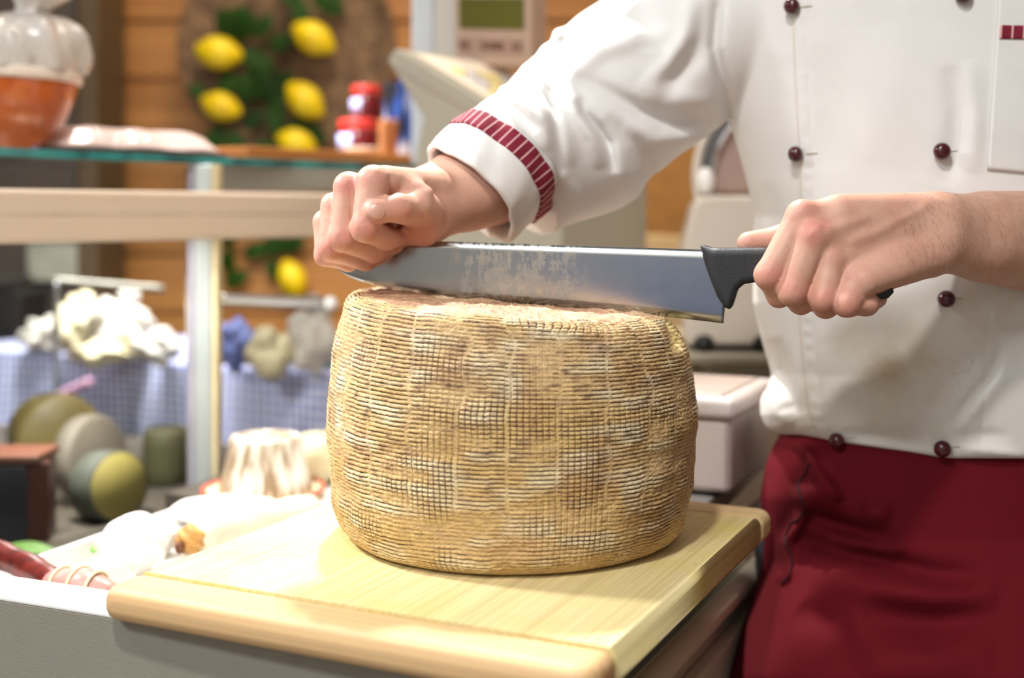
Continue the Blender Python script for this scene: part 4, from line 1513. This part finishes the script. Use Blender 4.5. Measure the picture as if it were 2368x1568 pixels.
for r in range(5):
    for c in range(7):
        o_ = ka + kw * (.20 + .10 * r * 1.25) + kd3 * (.16 + .085 * c) + nrm3 * .0018
        k_ = obox('key', o_, kd3 * .062, kw * .088, nrm3 * .0022, ky if (r + c) % 3 == 0 or r == 2 else kw_, keypad, .0005, 1)
        k_.matrix_parent_inverse = Matrix()
pq = P(952, 0, 1.86)
obox('pole', (P(952, 0, 1.80)[0], 1.80, 1.27), (.032, .0, 0), (0, .045, 0), (0, 0, .34), simple('pole_blue_grey', 'BFC6CC', .4, var=.02), scale, .003)
obox('pole_cover', (P(952, 0, 1.80)[0] + .033, 1.797, 1.27), (.033, 0, 0), (0, .045, 0), (0, 0, .34), simple('pole_grey', 'BDBBB2', .4, var=.02), scale, .003)
obox('pole_foot', (P(952, 0, 1.80)[0] + .01, 1.77, 1.18), (.05, 0, 0), (0, .06, 0), (0, 0, .10), M['beige'], scale, .003)
DA = P(1052, 150, 1.76); dux = P(1228, 172, 1.70) - DA; dux[2] = DA[2] * 0 - .012
duz = np.array([0, 0, .125])
dn = np.cross(dux, duz); dn /= np.linalg.norm(dn)
if dn[1] > 0: dn = -dn
head_ = obox('display_head', DA, dux, -dn * .05, duz, simple('display_tan', 'B79C8A', .45, var=.02), scale, .006)
lc = obox('screen', DA + dux * .06 + duz * .42 + dn * .0005, dux * .86, dn * .0012, duz * .36, simple('olive_screen', '5B5A26', .3, var=.12), head_, .0005, 1)
lc.matrix_parent_inverse = Matrix()
lbm = simple('display_print', '6A4A3C', .5)
strip_ = obox('print_strip', DA + dux * .05 + duz * .14 + dn * .0005, dux * .86, dn * .0008, duz * .19, simple('print_ground', 'A68A7A', .5), head_, .0003, 1)
strip_.matrix_parent_inverse = Matrix()
for f0, f1 in ((.06, .10), (.12, .20), (.36, .44), (.46, .66), (.76, .80), (.82, .88)):
    d_ = obox('printed_mark', DA + dux * f0 + duz * .19 + dn * .0016, dux * (f1 - f0), dn * .0003, duz * .085, lbm, head_, .0001, 1)
    d_.matrix_parent_inverse = Matrix()
lmp = NT('small_lamp'); lmp.set(color=srgb('F6F2C8'), rough=.3, emis=srgb('FBF6C4'), estr=1.6)
fl = blob('small_lamp', P(1330, 556, 1.75), (.014, .014, .012), lmp.m, None, 3)
tag(fl, 'small glowing pale yellow lamp behind the knife blade', 'lamp')
tag(obox('side_cabinet', P(1312, 548, 2.32), (.23, .03, 0), (-.02, .3, 0), (0, 0, -(1.2 - 58 / F * 2.32)), simple('pale_wood_top', 'CDB083', .5, var=.1), None, .003), 'low pale wooden cabinet below the orange wall behind the blade', 'cabinet')

# ------------------------------------------------------------------ wicker tray with lemons
M['wicker'] = None
wk = NT('wicker')
tc = wk.n('ShaderNodeTexCoord')
gr = wk.n('ShaderNodeTexNoise'); gr.inputs['Scale'].default_value = 30; gr.inputs['Detail'].default_value = 5
wk.l(tc.outputs['Object'], gr.inputs['Vector'])
wk.set(color=wk.ramp(gr.outputs['Fac'], [(.3, srgb('4E3825')), (.5, srgb('6E5338')), (.72, srgb('8A6E4C'))]), rough=.7)
YT = 2.90
tcn = P(668, 108, YT)


def make_wicker():
    nr, na = 150, 360
    rad = np.linspace(0, .252, nr); th = np.linspace(0, 2 * np.pi, na, endpoint=False)
    A, R_ = np.meshgrid(th, rad, indexing='ij')
    coil = R_ / .0125
    dz = .0030 * np.abs(np.sin(np.pi * coil)) + .0012 * np.sin(A * 60 + np.floor(coil) * 1.7)
    dz += .030 * np.clip((R_ - .205) / .047, 0, 1) ** 1.6
    V = np.stack([tcn[0] + R_ * np.cos(A), tcn[1] - dz, tcn[2] + R_ * np.sin(A)], -1)
    o = link('wicker_tray', mesh_np('wicker_tray', V.reshape(-1, 3), grid_faces(na, nr, True)), wk.m)
    s = o.modifiers.new('solid', 'SOLIDIFY'); s.thickness = .006; s.offset = 1
    return tag(o, 'large round woven wicker tray hung with lemons on the plank wall', 'tray')


make_wicker()
lem = NT('lemon_skin')
lem.set(color=lem.ramp(lem.noise(lem.coord(), 25, 3), [(.3, srgb('DDB800')), (.7, srgb('F0D21A'))]), rough=.4, spec=.4)
lem.bump(lem.noise(lem.coord(), 220, 2), .3, .001)
M['leaf'] = simple('leaf_green', '1E3A08', .6, var=.45, spec=.15, scale=9)
M['stem'] = simple('twig', '4A3A22', .7)


def lemon(px, py, Y, ang, L, label):
    c = P(px, py, Y)
    o = empty('lemon', c, label, 'lemon', 'lemons on the wicker tray')
    R_ = Matrix.Rotation(ang, 3, 'Y')
    fn = lambda U: .16 * np.clip(np.abs(U[:, 0]) - .86, 0, 1) / .14 * np.sign(U[:, 0]) ** 2 + .01 * np.sin(U[:, 1] * 9)
    blob('fruit', c, (L, L * .76, L * .76), lem.m, o, 4, fn, R_)
    d = np.array(R_ @ Vector((-1, 0, 0)))
    tube('stalk', [c + d * L * 1.1, c + d * L * 1.3 + np.array([0, .01, .004])], .003, M['stem'], o, 6, 8)


def leaf_mesh(c, d, n, L, W):
    d = d / np.linalg.norm(d); s = np.cross(n, d); s /= np.linalg.norm(s)
    g = np.zeros((12, 5, 3))
    for i in range(12):
        t = i / 11
        wd = W * math.sin(math.pi * min(1, t * .96 + .02)) ** .8
        for j in range(5):
            q = (j - 2) / 2
            g[i, j] = c + d * L * t + s * wd * q + n * (.18 * W * abs(q) + .10 * L * math.sin(t * 3))
    return g


def sprig(px, py, Y, spec, label):
    c = P(px, py, Y)
    o = empty('leafy_sprig', c, label, 'leaves', 'lemon leaves on the wicker tray')
    pts = [P(a, b, Y) for a, b, _, _ in spec]
    tube('twig', [c + np.array([0, .012, 0])] + [c * .5 + p * .5 + np.array([0, .010, 0]) for p in pts[:1]] + [pts[0] + np.array([0, .008, 0])], .003, M['stem'], o, 10, 8)
    for a, b, ang, L in spec:
        d = np.array([math.cos(ang), random.uniform(-.25, .1), math.sin(ang)])
        n = np.array([random.uniform(-.3, .3), -1, random.uniform(-.1, .4)]); n /= np.linalg.norm(n)
        sheet('leaf', leaf_mesh(P(a, b, Y), d, n, L, L * .30), M['leaf'], o, .0012)


YL = 2.85
lemon(505, 122, YL, .15, .050, 'upper left lemon of the wicker tray, lying almost level')
lemon(511, 246, YL, .35, .043, 'left lemon of the wicker tray just above the film wrapped platter')
lemon(725, 88, YL, .55, .049, 'upper right lemon of the wicker tray with a greenish tip')
lemon(705, 232, YL, .75, .048, 'right lemon of the wicker tray hanging steeply above the plank')
lemon(685, 330, YL, .3, .042, 'lowest lemon of the wicker tray behind the wooden plank')
sprig(560, 90, YL + .01, [(545, 105, 1.9, .09), (560, 100, 1.2, .08), (585, 90, .9, .07), (560, 115, 3.6, .07), (520, 60, .6, .07), (570, 110, 5.2, .08)], 'dark green leaves beside the upper left lemon')
sprig(640, 120, YL + .012, [(620, 105, .2, .07), (600, 120, 5.0, .08), (650, 130, 1.4, .06), (590, 160, 4.4, .09), (560, 190, 3.6, .07), (640, 170, 5.3, .07)], 'dark green leaves in the middle of the wicker tray')
sprig(700, 10, YL + .01, [(690, 20, 2.2, .08), (720, 12, .3, .08), (735, 5, 5.9, .07), (700, 0, 4.6, .07)], 'green leaves at the top of the wicker tray above the right lemon')
sprig(585, 230, YL + .012, [(570, 220, .3, .08), (600, 215, 5.9, .07), (560, 205, 2.6, .06), (630, 235, 4.9, .08), (640, 210, .8, .06), (600, 250, 4.2, .06)], 'green leaves between the two lower lemons of the tray')
sprig(700, 290, YL + .01, [(690, 270, 4.7, .07), (710, 285, 5.4, .07), (640, 330, 3.5, .06)], 'green leaves under the steeply hanging lemon')
sprig(520, 300, YL + .01, [(510, 290, 4.4, .08), (530, 300, 5.2, .07), (545, 320, 4.9, .06), (480, 215, 3.0, .05)], 'green leaves under the left lemon behind the film wrapped platter')
# solid lemon and leaves standing in for the tray's reflection under the rail
lemon(676, 646, 2.965, 1.2, .044, 'lemon built in place of a glass reflection below the beige rail right of the aluminium post')
sprig(600, 590, 2.975, [(560, 590, .3, .07), (540, 575, 2.0, .06), (600, 570, .1, .08), (530, 640, 1.5, .07), (520, 660, .5, .07), (620, 600, 5.2, .06), (650, 575, .3, .07)], 'green leaves built in place of a glass reflection below the beige rail right of the aluminium post')

# ------------------------------------------------------------------ room
def struct(o):
    o['kind'] = 'structure'
    return o


M['plank_wall'] = wood_mat('wall_planks', 'A06A36', 'BC8448', 0, 1.4, .5)


def plank_wall():
    bm = bmesh.new()
    z = H + .466 - .143 * 12
    k = 0
    while z < 3.1:
        for (a, b, y) in ((z + .006, z + .137, 3.0), (z - .006, z + .006, 3.012)):
            if b <= 0: continue
            vs = [bm.verts.new(q) for q in ((-2.5, y, max(a, 0)), (2.5, y, max(a, 0)), (2.5, y, b), (-2.5, y, b), (-2.5, 3.05, max(a, 0)), (2.5, 3.05, max(a, 0)), (2.5, 3.05, b), (-2.5, 3.05, b))]
            for f in ((0, 1, 2, 3), (4, 7, 6, 5), (0, 4, 5, 1), (3, 2, 6, 7), (0, 3, 7, 4), (1, 5, 6, 2)):
                bm.faces.new([vs[i] for i in f])
        z += .143
        k += 1
    return from_bm('wall_back', bm, M['plank_wall'])


struct(plank_wall())
struct(obox('wall_left', (-2.5, -2.2, 0), (.05, 0, 0), (0, 5.2, 0), (0, 0, 3.0), simple('grey_brown_wall', '6F6257', .7), None, .001))
struct(obox('wall_right', (2.45, -2.2, 0), (.05, 0, 0), (0, 5.2, 0), (0, 0, 3.0), simple('warm_wall', 'B59A78', .7), None, .001))
struct(obox('wall_front', (-2.45, -2.25, 0), (4.9, 0, 0), (0, .05, 0), (0, 0, 3.0), simple('grey_wall', 'C6C4BA', .7), None, .001))
struct(obox('blade_reflection_band', (-1.45, -2.2, .55), (3.9, 0, 0), (0, .02, 0), (0, 0, .36), simple('reflected_blue', '6888CC', .6), None, .002))  # unseen band added to give the blade its blue reflection
struct(obox('floor', (-2.5, -2.25, -.05), (5.0, 0, 0), (0, 5.3, 0), (0, 0, .05), simple('floor_tile', '8C8174', .5, var=.08, scale=3), None, .001))
tag(obox('dark_cupboard', (P(-420, 0, 2.75)[0], 2.75, 0), (P(176, 0, 2.75)[0] - P(-420, 0, 2.75)[0], 0, 0), (0, .2, 0), (0, 0, 2.2), simple('dark_brown', '4A4038', .5, var=.06), None, .004), 'tall dark brown cupboard in front of the plank wall at the far left', 'cupboard')
tag(obox('cupboard_upright', (P(178, 0, 2.74)[0], 2.74, 0), (.045, 0, 0), (0, .2, 0), (0, 0, 2.2), simple('dark_olive_wood', '54432C', .5, var=.06), None, .003), 'dark olive wooden upright beside the dark cupboard', 'upright')
tag(obox('orange_door', (P(1440, 0, 2.7)[0], 2.7, 0), (.30, -.02, 0), (0, .1, 0), (0, 0, 2.1), wood_mat('orange_wood', '9C6C34', 'AC7C42', math.pi / 2, 2, .45), None, .004), 'smooth orange wooden panel under the raised sleeve', 'panel')
ma = empty('coffee_machine', P(20, 820, 2.35), 'black boxy machine behind the left end of the gingham cloth', 'machine')
obox('casing', P(-210, 830, 2.56), (.23, 0, 0), (0, .16, 0), (0, 0, .14), M['black'], ma, .01)
obox('top_tray', P(-195, 655, 2.56), (.19, 0, 0), (0, .14, 0), (0, 0, .012), simple('dark_grey', '3B3835', .4), ma, .004)
tag(obox('grey_sheet', P(62, 650, 2.732), (.11, 0, 0), (0, .02, 0), (0, 0, .083), simple('grey_board', '9A9888', .5), None, .002), 'grey panel on the dark cupboard behind the glass pane', 'panel')

# ------------------------------------------------------------------ gingham table and what stands on it
gm = NT('gingham')
uvn_ = gm.n('ShaderNodeUVMap')
spx = gm.n('ShaderNodeSeparateXYZ'); gm.l(uvn_.outputs[0], spx.inputs[0])
outs = []
for ch in (0, 1):
    fr = gm.n('ShaderNodeMath', operation='FRACT'); gm.l(spx.outputs[ch], fr.inputs[0])
    ls = gm.n('ShaderNodeMath', operation='LESS_THAN'); gm.l(fr.outputs[0], ls.inputs[0]); ls.inputs[1].default_value = .55
    outs.append(ls.outputs[0])
sm = gm.n('ShaderNodeMath', operation='ADD'); gm.l(outs[0], sm.inputs[0]); gm.l(outs[1], sm.inputs[1])
hf = gm.n('ShaderNodeMath', operation='MULTIPLY'); gm.l(sm.outputs[0], hf.inputs[0]); hf.inputs[1].default_value = .5
gm.set(color=gm.ramp(hf.outputs[0], [(0, srgb('F8F6F2')), (.5, srgb('BAC0DE')), (1, srgb('5C6ABA'))]), rough=.8, spec=.2)
GA = np.array([-1.05, 2.33]); gdir = np.array([.888, -.46]); gdir /= np.linalg.norm(gdir); gnr = np.array([-gdir[1], gdir[0]])
ztop, zlow = .945, .800


def make_gingham():
    nu, nv = 220, 60
    g = np.zeros((nu, nv, 3)); uv = np.zeros((nu, nv, 2))
    Lg = 1.05
    for i in range(nu):
        s = i / (nu - 1) * Lg
        sw = .010 * math.sin(s * 34 + .6) + .006 * math.sin(s * 71 + 2)
        for j in range(nv):
            t = j / (nv - 1)
            if t < .5:
                n_ = .34 * (1 - t / .5); z_ = ztop
                w_ = 0
            else:
                f_ = (t - .5) / .5
                n_ = 0; z_ = ztop - (ztop - zlow + .012 * math.sin(s * 9 + .5)) * f_
                w_ = sw * f_ - .004
            q = GA + gdir * s + gnr * (n_ + w_)
            g[i, j] = (q[0], q[1], z_)
            uv[i, j] = (s / .0155, (.34 * t / .5 if t < .5 else .34 + (ztop - zlow) * (t - .5) / .5) / .0155)
    o = sheet('gingham_cloth', g, gm.m, None, .002, uv)
    return tag(o, 'blue and white gingham cloth draped over the rear table', 'tablecloth')


make_gingham()
q0 = GA + gdir * .01 + gnr * .03
tag(obox('rear_table', (q0[0], q0[1], 0), (gdir[0] * 1.02, gdir[1] * 1.02, 0), (gnr[0] * .3, gnr[1] * .3, 0), (0, 0, ztop - .002), M['dark_floor'], None, .003), 'dark table under the gingham cloth', 'table')
M['wh'] = simple('white_paper', 'D2CCC0', .5, var=.05, scale=14)
M['cr'] = simple('cream_cheese', 'D2C8A2', .5, var=.06)
M['bl'] = simple('blue_foil', '6A76B0', .35, var=.2)


def lump(name, px, py, Y, r, mat, label, cat, group=None, amp=.12, zrest=None, rot=None):
    c = P(px, py, Y)
    if zrest is not None: c[2] = zrest + r[2] * .94
    s0 = random.random() * 50
    fn = lambda U: amp * (vnoise(U[:, 0] * 2.4 + s0 + 10, U[:, 2] * 2.4 + U[:, 1] * 1.7 + 20, 21) - .5) * 2
    o = blob(name, c, r, mat, None, 4, fn, rot)
    return tag(o, label, cat, group)


def parcel(px, py, Y, r, mat, label, ear=True):
    c = P(px, py, Y); c[2] = ztop + r[2] * .95
    o = empty('cheese_parcel', (c[0], c[1], ztop), label, 'parcel', 'parcels on the gingham cloth')
    r = (r[0] * 1.05, r[1], r[2] * .92)
    s0 = random.random() * 50
    fn = lambda U: .34 * (vnoise(U[:, 0] * 2.6 + s0 + 10, U[:, 2] * 2.6 + U[:, 1] * 1.7 + 20, 22) - .5) * 2
    blob('wrapped_body', c, r, mat, o, 4, fn)
    if ear:
        blob('paper_knot', c + np.array([.2 * r[0], 0, r[2] * .98]), (r[0] * .34, r[1] * .3, r[2] * .30), mat, o, 3, lambda U: .2 * np.sin(U[:, 0] * 9 + U[:, 1] * 7))


parcel(185, 800, 2.15, (.040, .035, .055), M['cr'], 'tall cream parcel on the gingham cloth nearest the black machine')
parcel(285, 800, 2.10, (.048, .04, .060), M['wh'], 'tall white paper parcel in the middle of the gingham cloth')
parcel(365, 840, 2.04, (.034, .03, .030), M['wh'], 'low white parcel on the gingham cloth just left of the post')
parcel(110, 840, 2.22, (.040, .03, .032), M['wh'], 'low white parcel at the left end of the gingham cloth')
parcel(240, 850, 2.04, (.045, .03, .022), M['cr'], 'flat cream parcel in front of the tall white parcel', False)
parcel(545, 800, 1.96, (.040, .035, .045), M['bl'], 'blue foil parcel on the gingham cloth just right of the post', False)
parcel(630, 815, 1.90, (.038, .03, .040), M['cr'], 'cream parcel on the gingham cloth behind the chrome bar', False)
parcel(715, 800, 1.90, (.034, .03, .060), M['wh'], 'white parcel on the gingham cloth beside the cheese wheel')
lump('green_lid_tub', 745, 775, 2.00, (.022, .02, .014), simple('green_tub', '8FC3A0', .4), 'pale green round tub behind the white parcel beside the cheese', 'tub', None, .03, ztop)
mg = NT('pink_wrap'); mg.set(color=srgb('D9A8C4'), rough=.4)
tube_o = tube('pink_ribbon', [S(np.array([0, 0]), 0, 0, 0) * 0 + P(105, 935, 2.17) + np.array([0, -.012, 0]), P(160, 905, 2.13) + np.array([0, -.014, 0]), P(215, 880, 2.09) + np.array([0, -.012, 0])], .008, mg.m, None, 20, 10)
tag(tube_o, 'pink ribbon across the gingham cloth at the left', 'ribbon')

# ------------------------------------------------------------------ food in the well and on the product tray
zw = .829
cw = empty('cut_cheese', P(262, 1190, 1.47), 'small grey rinded cheese cut open to its yellow inside behind the glass pane', 'cheese')
ca = np.array([.80, -.58, .10])
cc = P(275, 1092, 1.47); cc[2] = zw + .042
lathe('rind', [(0, -.05), (.036, -.05), (.042, -.04), (.042, 0), (.040, .0002), (0, .0002)], cc, simple('grey_rind', '44463C', .7, var=.15), cw, 48, axis=ca)
lathe('cut_face', [(0, .0004), (.0395, .0004), (.039, .0014), (0, .002)], cc, simple('yellow_paste', '82763E', .5, var=.08), cw, 48, axis=ca)
def wheel(name, px, Y, r, th, axis, mat, label, upright=True):
    c = np.array([P(px, 0, Y)[0], Y, zw + (r if upright else 0)])
    h = th / 2 if upright else 0
    pr_ = [(0, -th / 2), (r * .86, -th / 2), (r * .97, -th * .42), (r, -th * .2), (r, th * .2), (r * .97, th * .42), (r * .86, th / 2), (0, th / 2)]
    if not upright: pr_ = [(a, z + th / 2) for a, z in pr_]
    tag(lathe(name, pr_, c, mat, None, 48, axis=axis, wob=lambda t, z: .012 * np.sin(3 * t + z * 40)), label, 'cheese')


wheel('round_cheese', 128, 1.70, .060, .075, (.55, -.8, .05), simple('straw_cheese', '62552E', .5, var=.2), 'large straw coloured cheese on its edge behind the dark canister')
wheel('pale_cheese', 208, 1.575, .055, .030, (.9, -.40, .12), simple('dull_cheese', '6A6256', .6, var=.1), 'thin pale cheese on its edge between the straw cheese and the cut cheese')
wheel('olive_cheese', 385, 1.68, .032, .075, (0, 0, 1), simple('olive_rind', '46432A', .6, var=.15), 'olive green upright cheese in the shade just left of the post', False)
dj = empty('dark_canister', P(20, 1225, 1.36), 'dark blue black canister with a copper brown side at the left edge', 'canister')
q1 = P(-90, 1225, 1.36); q1[2] = zw
obox('canister_body', q1, (P(62, 0, 1.36)[0] - q1[0], 0, 0), (0, .06, 0), (0, 0, .090), simple('blue_black', '26262E', .3), dj, .004)
obox('copper_side', (P(63, 0, 1.36)[0], 1.36, zw), (.016, .02, 0), (-.01, .05, 0), (0, 0, .090), simple('copper_brown', '44241A', .4), dj, .003)
obox('copper_rim', q1 + np.array([-.001, -.002, .0905]), (P(88, 0, 1.36)[0] - q1[0], 0, 0), (0, .07, 0), (0, 0, .010), simple('copper_rim', '5A3628', .4), dj, .003)
zq = .8842
sau = simple('chorizo', '64201A', .35, var=.5, scale=70, spec=.5)
so = tube('sausage', [np.array([P(-120, 0, 1.12)[0], 1.12, zq + .022]), np.array([P(0, 0, 1.06)[0], 1.06, zq + .019]), np.array([P(75, 0, 1.03)[0], 1.03, zq + .015]), np.array([P(140, 0, .985)[0], .985, zq + .012])], .0115, sau, None, 60, 20, radfn=lambda t: (1 + .05 * math.sin(t * 30)) * (1 if t < .93 else max(.25, 1 - (t - .93) * 9)))
tag(so, 'long dark red sausage at the left edge of the product tray', 'sausage')
sp_ = empty('tied_salami', (P(180, 0, .975)[0], .975, zq), 'short pink salami tied with cream string beside the cutting board corner', 'salami')
R45 = Matrix.Rotation(-.35, 3, 'Z')
sc_ = np.array([P(180, 0, .975)[0], .975, zq + .0155])
blob('salami_body', sc_, (.036, .017, .0165), simple('salami_pink', 'B98A80', .35, var=.25, scale=60), sp_, 4, lambda U: .05 * np.sin(U[:, 0] * 8), R45)
M['string'] = simple('cream_string', 'EADCB0', .8)
th = np.linspace(0, 2 * np.pi, 20)
for dx in (-.016, .002, .018):
    k_ = math.sqrt(max(.05, 1 - (dx / .036) ** 2)) * 1.05
    tube('string', [sc_ + np.array(R45 @ Vector((dx, .0172 * k_ * math.cos(t), .0168 * k_ * math.sin(t)))) for t in th], .0014, M['string'], sp_, 40, 8)
tube('string', [sc_ + np.array([.02, -.016, -.012]), sc_ + np.array([-.0, -.026, -.013]), sc_ + np.array([.030, -.034, -.0135]), sc_ + np.array([.05, -.022, -.013])], .0016, M['string'], sp_, 30, 8)
tag(tube('breadstick', [np.array([P(35, 0, 1.0)[0], 1.0, zq + .0075]), np.array([P(60, 0, .985)[0], .985, zq + .0077]), np.array([P(100, 0, .97)[0], .97, zq + .0075])], .0075, simple('bread_cream', 'E6CE98', .6), None, 14, 12), 'pale breadstick lying under the dark red sausage', 'breadstick')
M['net'] = simple('white_net', 'F2EDE6', .5, var=.06, scale=30)
lump('netted_cheese', 305, 1282, 1.07, (.031, .028, .026), M['net'], 'lumpy white netted cheese beside the left edge of the cutting board', 'cheese', None, .18, zq)
lump('white_cheese', 262, 1300, 1.015, (.020, .020, .018), M['net'], 'small white cheese nearest the cutting board corner', 'cheese', None, .16, zq)
lump('white_cheese', 372, 1245, 1.13, (.020, .018, .018), M['net'], 'small white cheese between the netted cheese and the long salami', 'cheese', None, .16, zq)
leafo = sheet('salad_leaf', leaf_mesh(np.array([P(215, 0, 1.09)[0], 1.09, zq + .012]), np.array([.5, .5, .12]), np.array([-.5, -.4, .7]), .06, .018), simple('salad_green', '7FB04E', .5), None, .001)
tag(leafo, 'bright green leaf behind the white netted cheese', 'leaf')
leaf2 = sheet('salad_leaf', leaf_mesh(np.array([P(-40, 0, 1.27)[0], 1.27, zw + .012]), np.array([1, -.1, .05]), np.array([0, -.3, 1]), .085, .012), simple('salad_green_dark', '5C8236', .5), None, .001)
tag(leaf2, 'green leaf in front of the dark canister', 'leaf')
# long mould covered salami
sl = empty('salami', (P(560, 0, 1.22)[0], 1.22, zq), 'long pale mould covered salami with a brown tied end along the board edge', 'salami')
a0 = np.array([P(440, 0, 1.115)[0], 1.115, zq + .0185]); a1 = np.array([P(585, 0, 1.165)[0], 1.165, zq + .0185]); a2 = np.array([P(740, 0, 1.218)[0], 1.218, zq + .0185])
tube('salami_body', [a0, a1, a2], .0185, simple('pale_mould', 'DCD2B8', .7, var=.14, scale=40, bump=.6), sl, 60, 28, radfn=lambda t: (.55 + .45 * min(1, t / .10) ** .5) * (1 + .03 * math.sin(t * 26)) * (1 if t < .93 else max(.3, 1 - (t - .93) * 8)))
d0 = (a0 - a1) / np.linalg.norm(a0 - a1)
blob('tied_end', a0 + d0 * .002 + np.array([0.003, -.002, 0]), (.0135, .0135, .0135), simple('brown_end', 'B98A4A', .5, var=.35, scale=60), sl, 4, lambda U: .1 * np.sin(U[:, 2] * 9 + U[:, 0] * 5))
blob('end_knot', a0 + d0 * .016 + np.array([0.006, -.004, -.004]), (.005, .005, .006), simple('dark_knot', '6A4028', .6), sl, 3)
lump('white_cheese', 525, 1190, 1.245, (.058, .032, .014), simple('white_rind', 'F3F0EA', .5, var=.04), 'broad white cheese behind the long salami', 'cheese', None, .05, zq)
for k, (px, Y) in enumerate(((696, 1.40), (774, 1.45))):
    lump('cream_round', px + 26, 1120, Y + .03, (.040, .036, .030), M['cr'], ('cream coloured round cheese right of the red rimmed plate', 'cream coloured round cheese half hidden behind the big cheese wheel')[k], 'cheese', None, .10, zq)
# basket ricotta on a red rimmed plate
pc = np.array([P(610, 0, 1.355)[0], 1.355, zq])
plate = empty('plate', pc, 'cream plate with a red rim under the white ricotta', 'plate')
lathe('dish', [(0, 0), (.045, 0), (.066, .008), (.064, .0105), (.044, .004), (0, .004)], pc, simple('cream_glaze', 'F1DDB8', .25, spec=.6), plate, 64)
lathe('red_rim', [(.063, .0100), (.0665, .0085), (.0685, .0105), (.0668, .0125), (.063, .0115)], pc, simple('red_glaze', 'D4553E', .25, spec=.6), plate, 64)
ric = NT('ricotta')
vv = ric.coord(scale=(1, 1, .10))
ric.set(color=ric.ramp(ric.noise(vv, 70, 4), [(.42, srgb('A08A6E')), (.52, srgb('E9E0CC')), (.6, srgb('F7F4EC'))]), rough=.5, sss=.1)
ric.b.inputs['Subsurface Scale'].default_value = .004
wb = lambda th, h: .012 * np.abs(np.sin(th * 11)) - .005
ro = lathe('ricotta', [(0, 0), (.050, 0), (.0515, .004), (.047, .020), (.0425, .038), (.0395, .055), (.039, .0615), (.0365, .064), (.030, .063), (0, .0625)], pc + np.array([.002, 0, .0045]), ric.m, None, 132, wob=wb)
tag(ro, 'tall white tapering ricotta standing on the red rimmed plate', 'cheese')
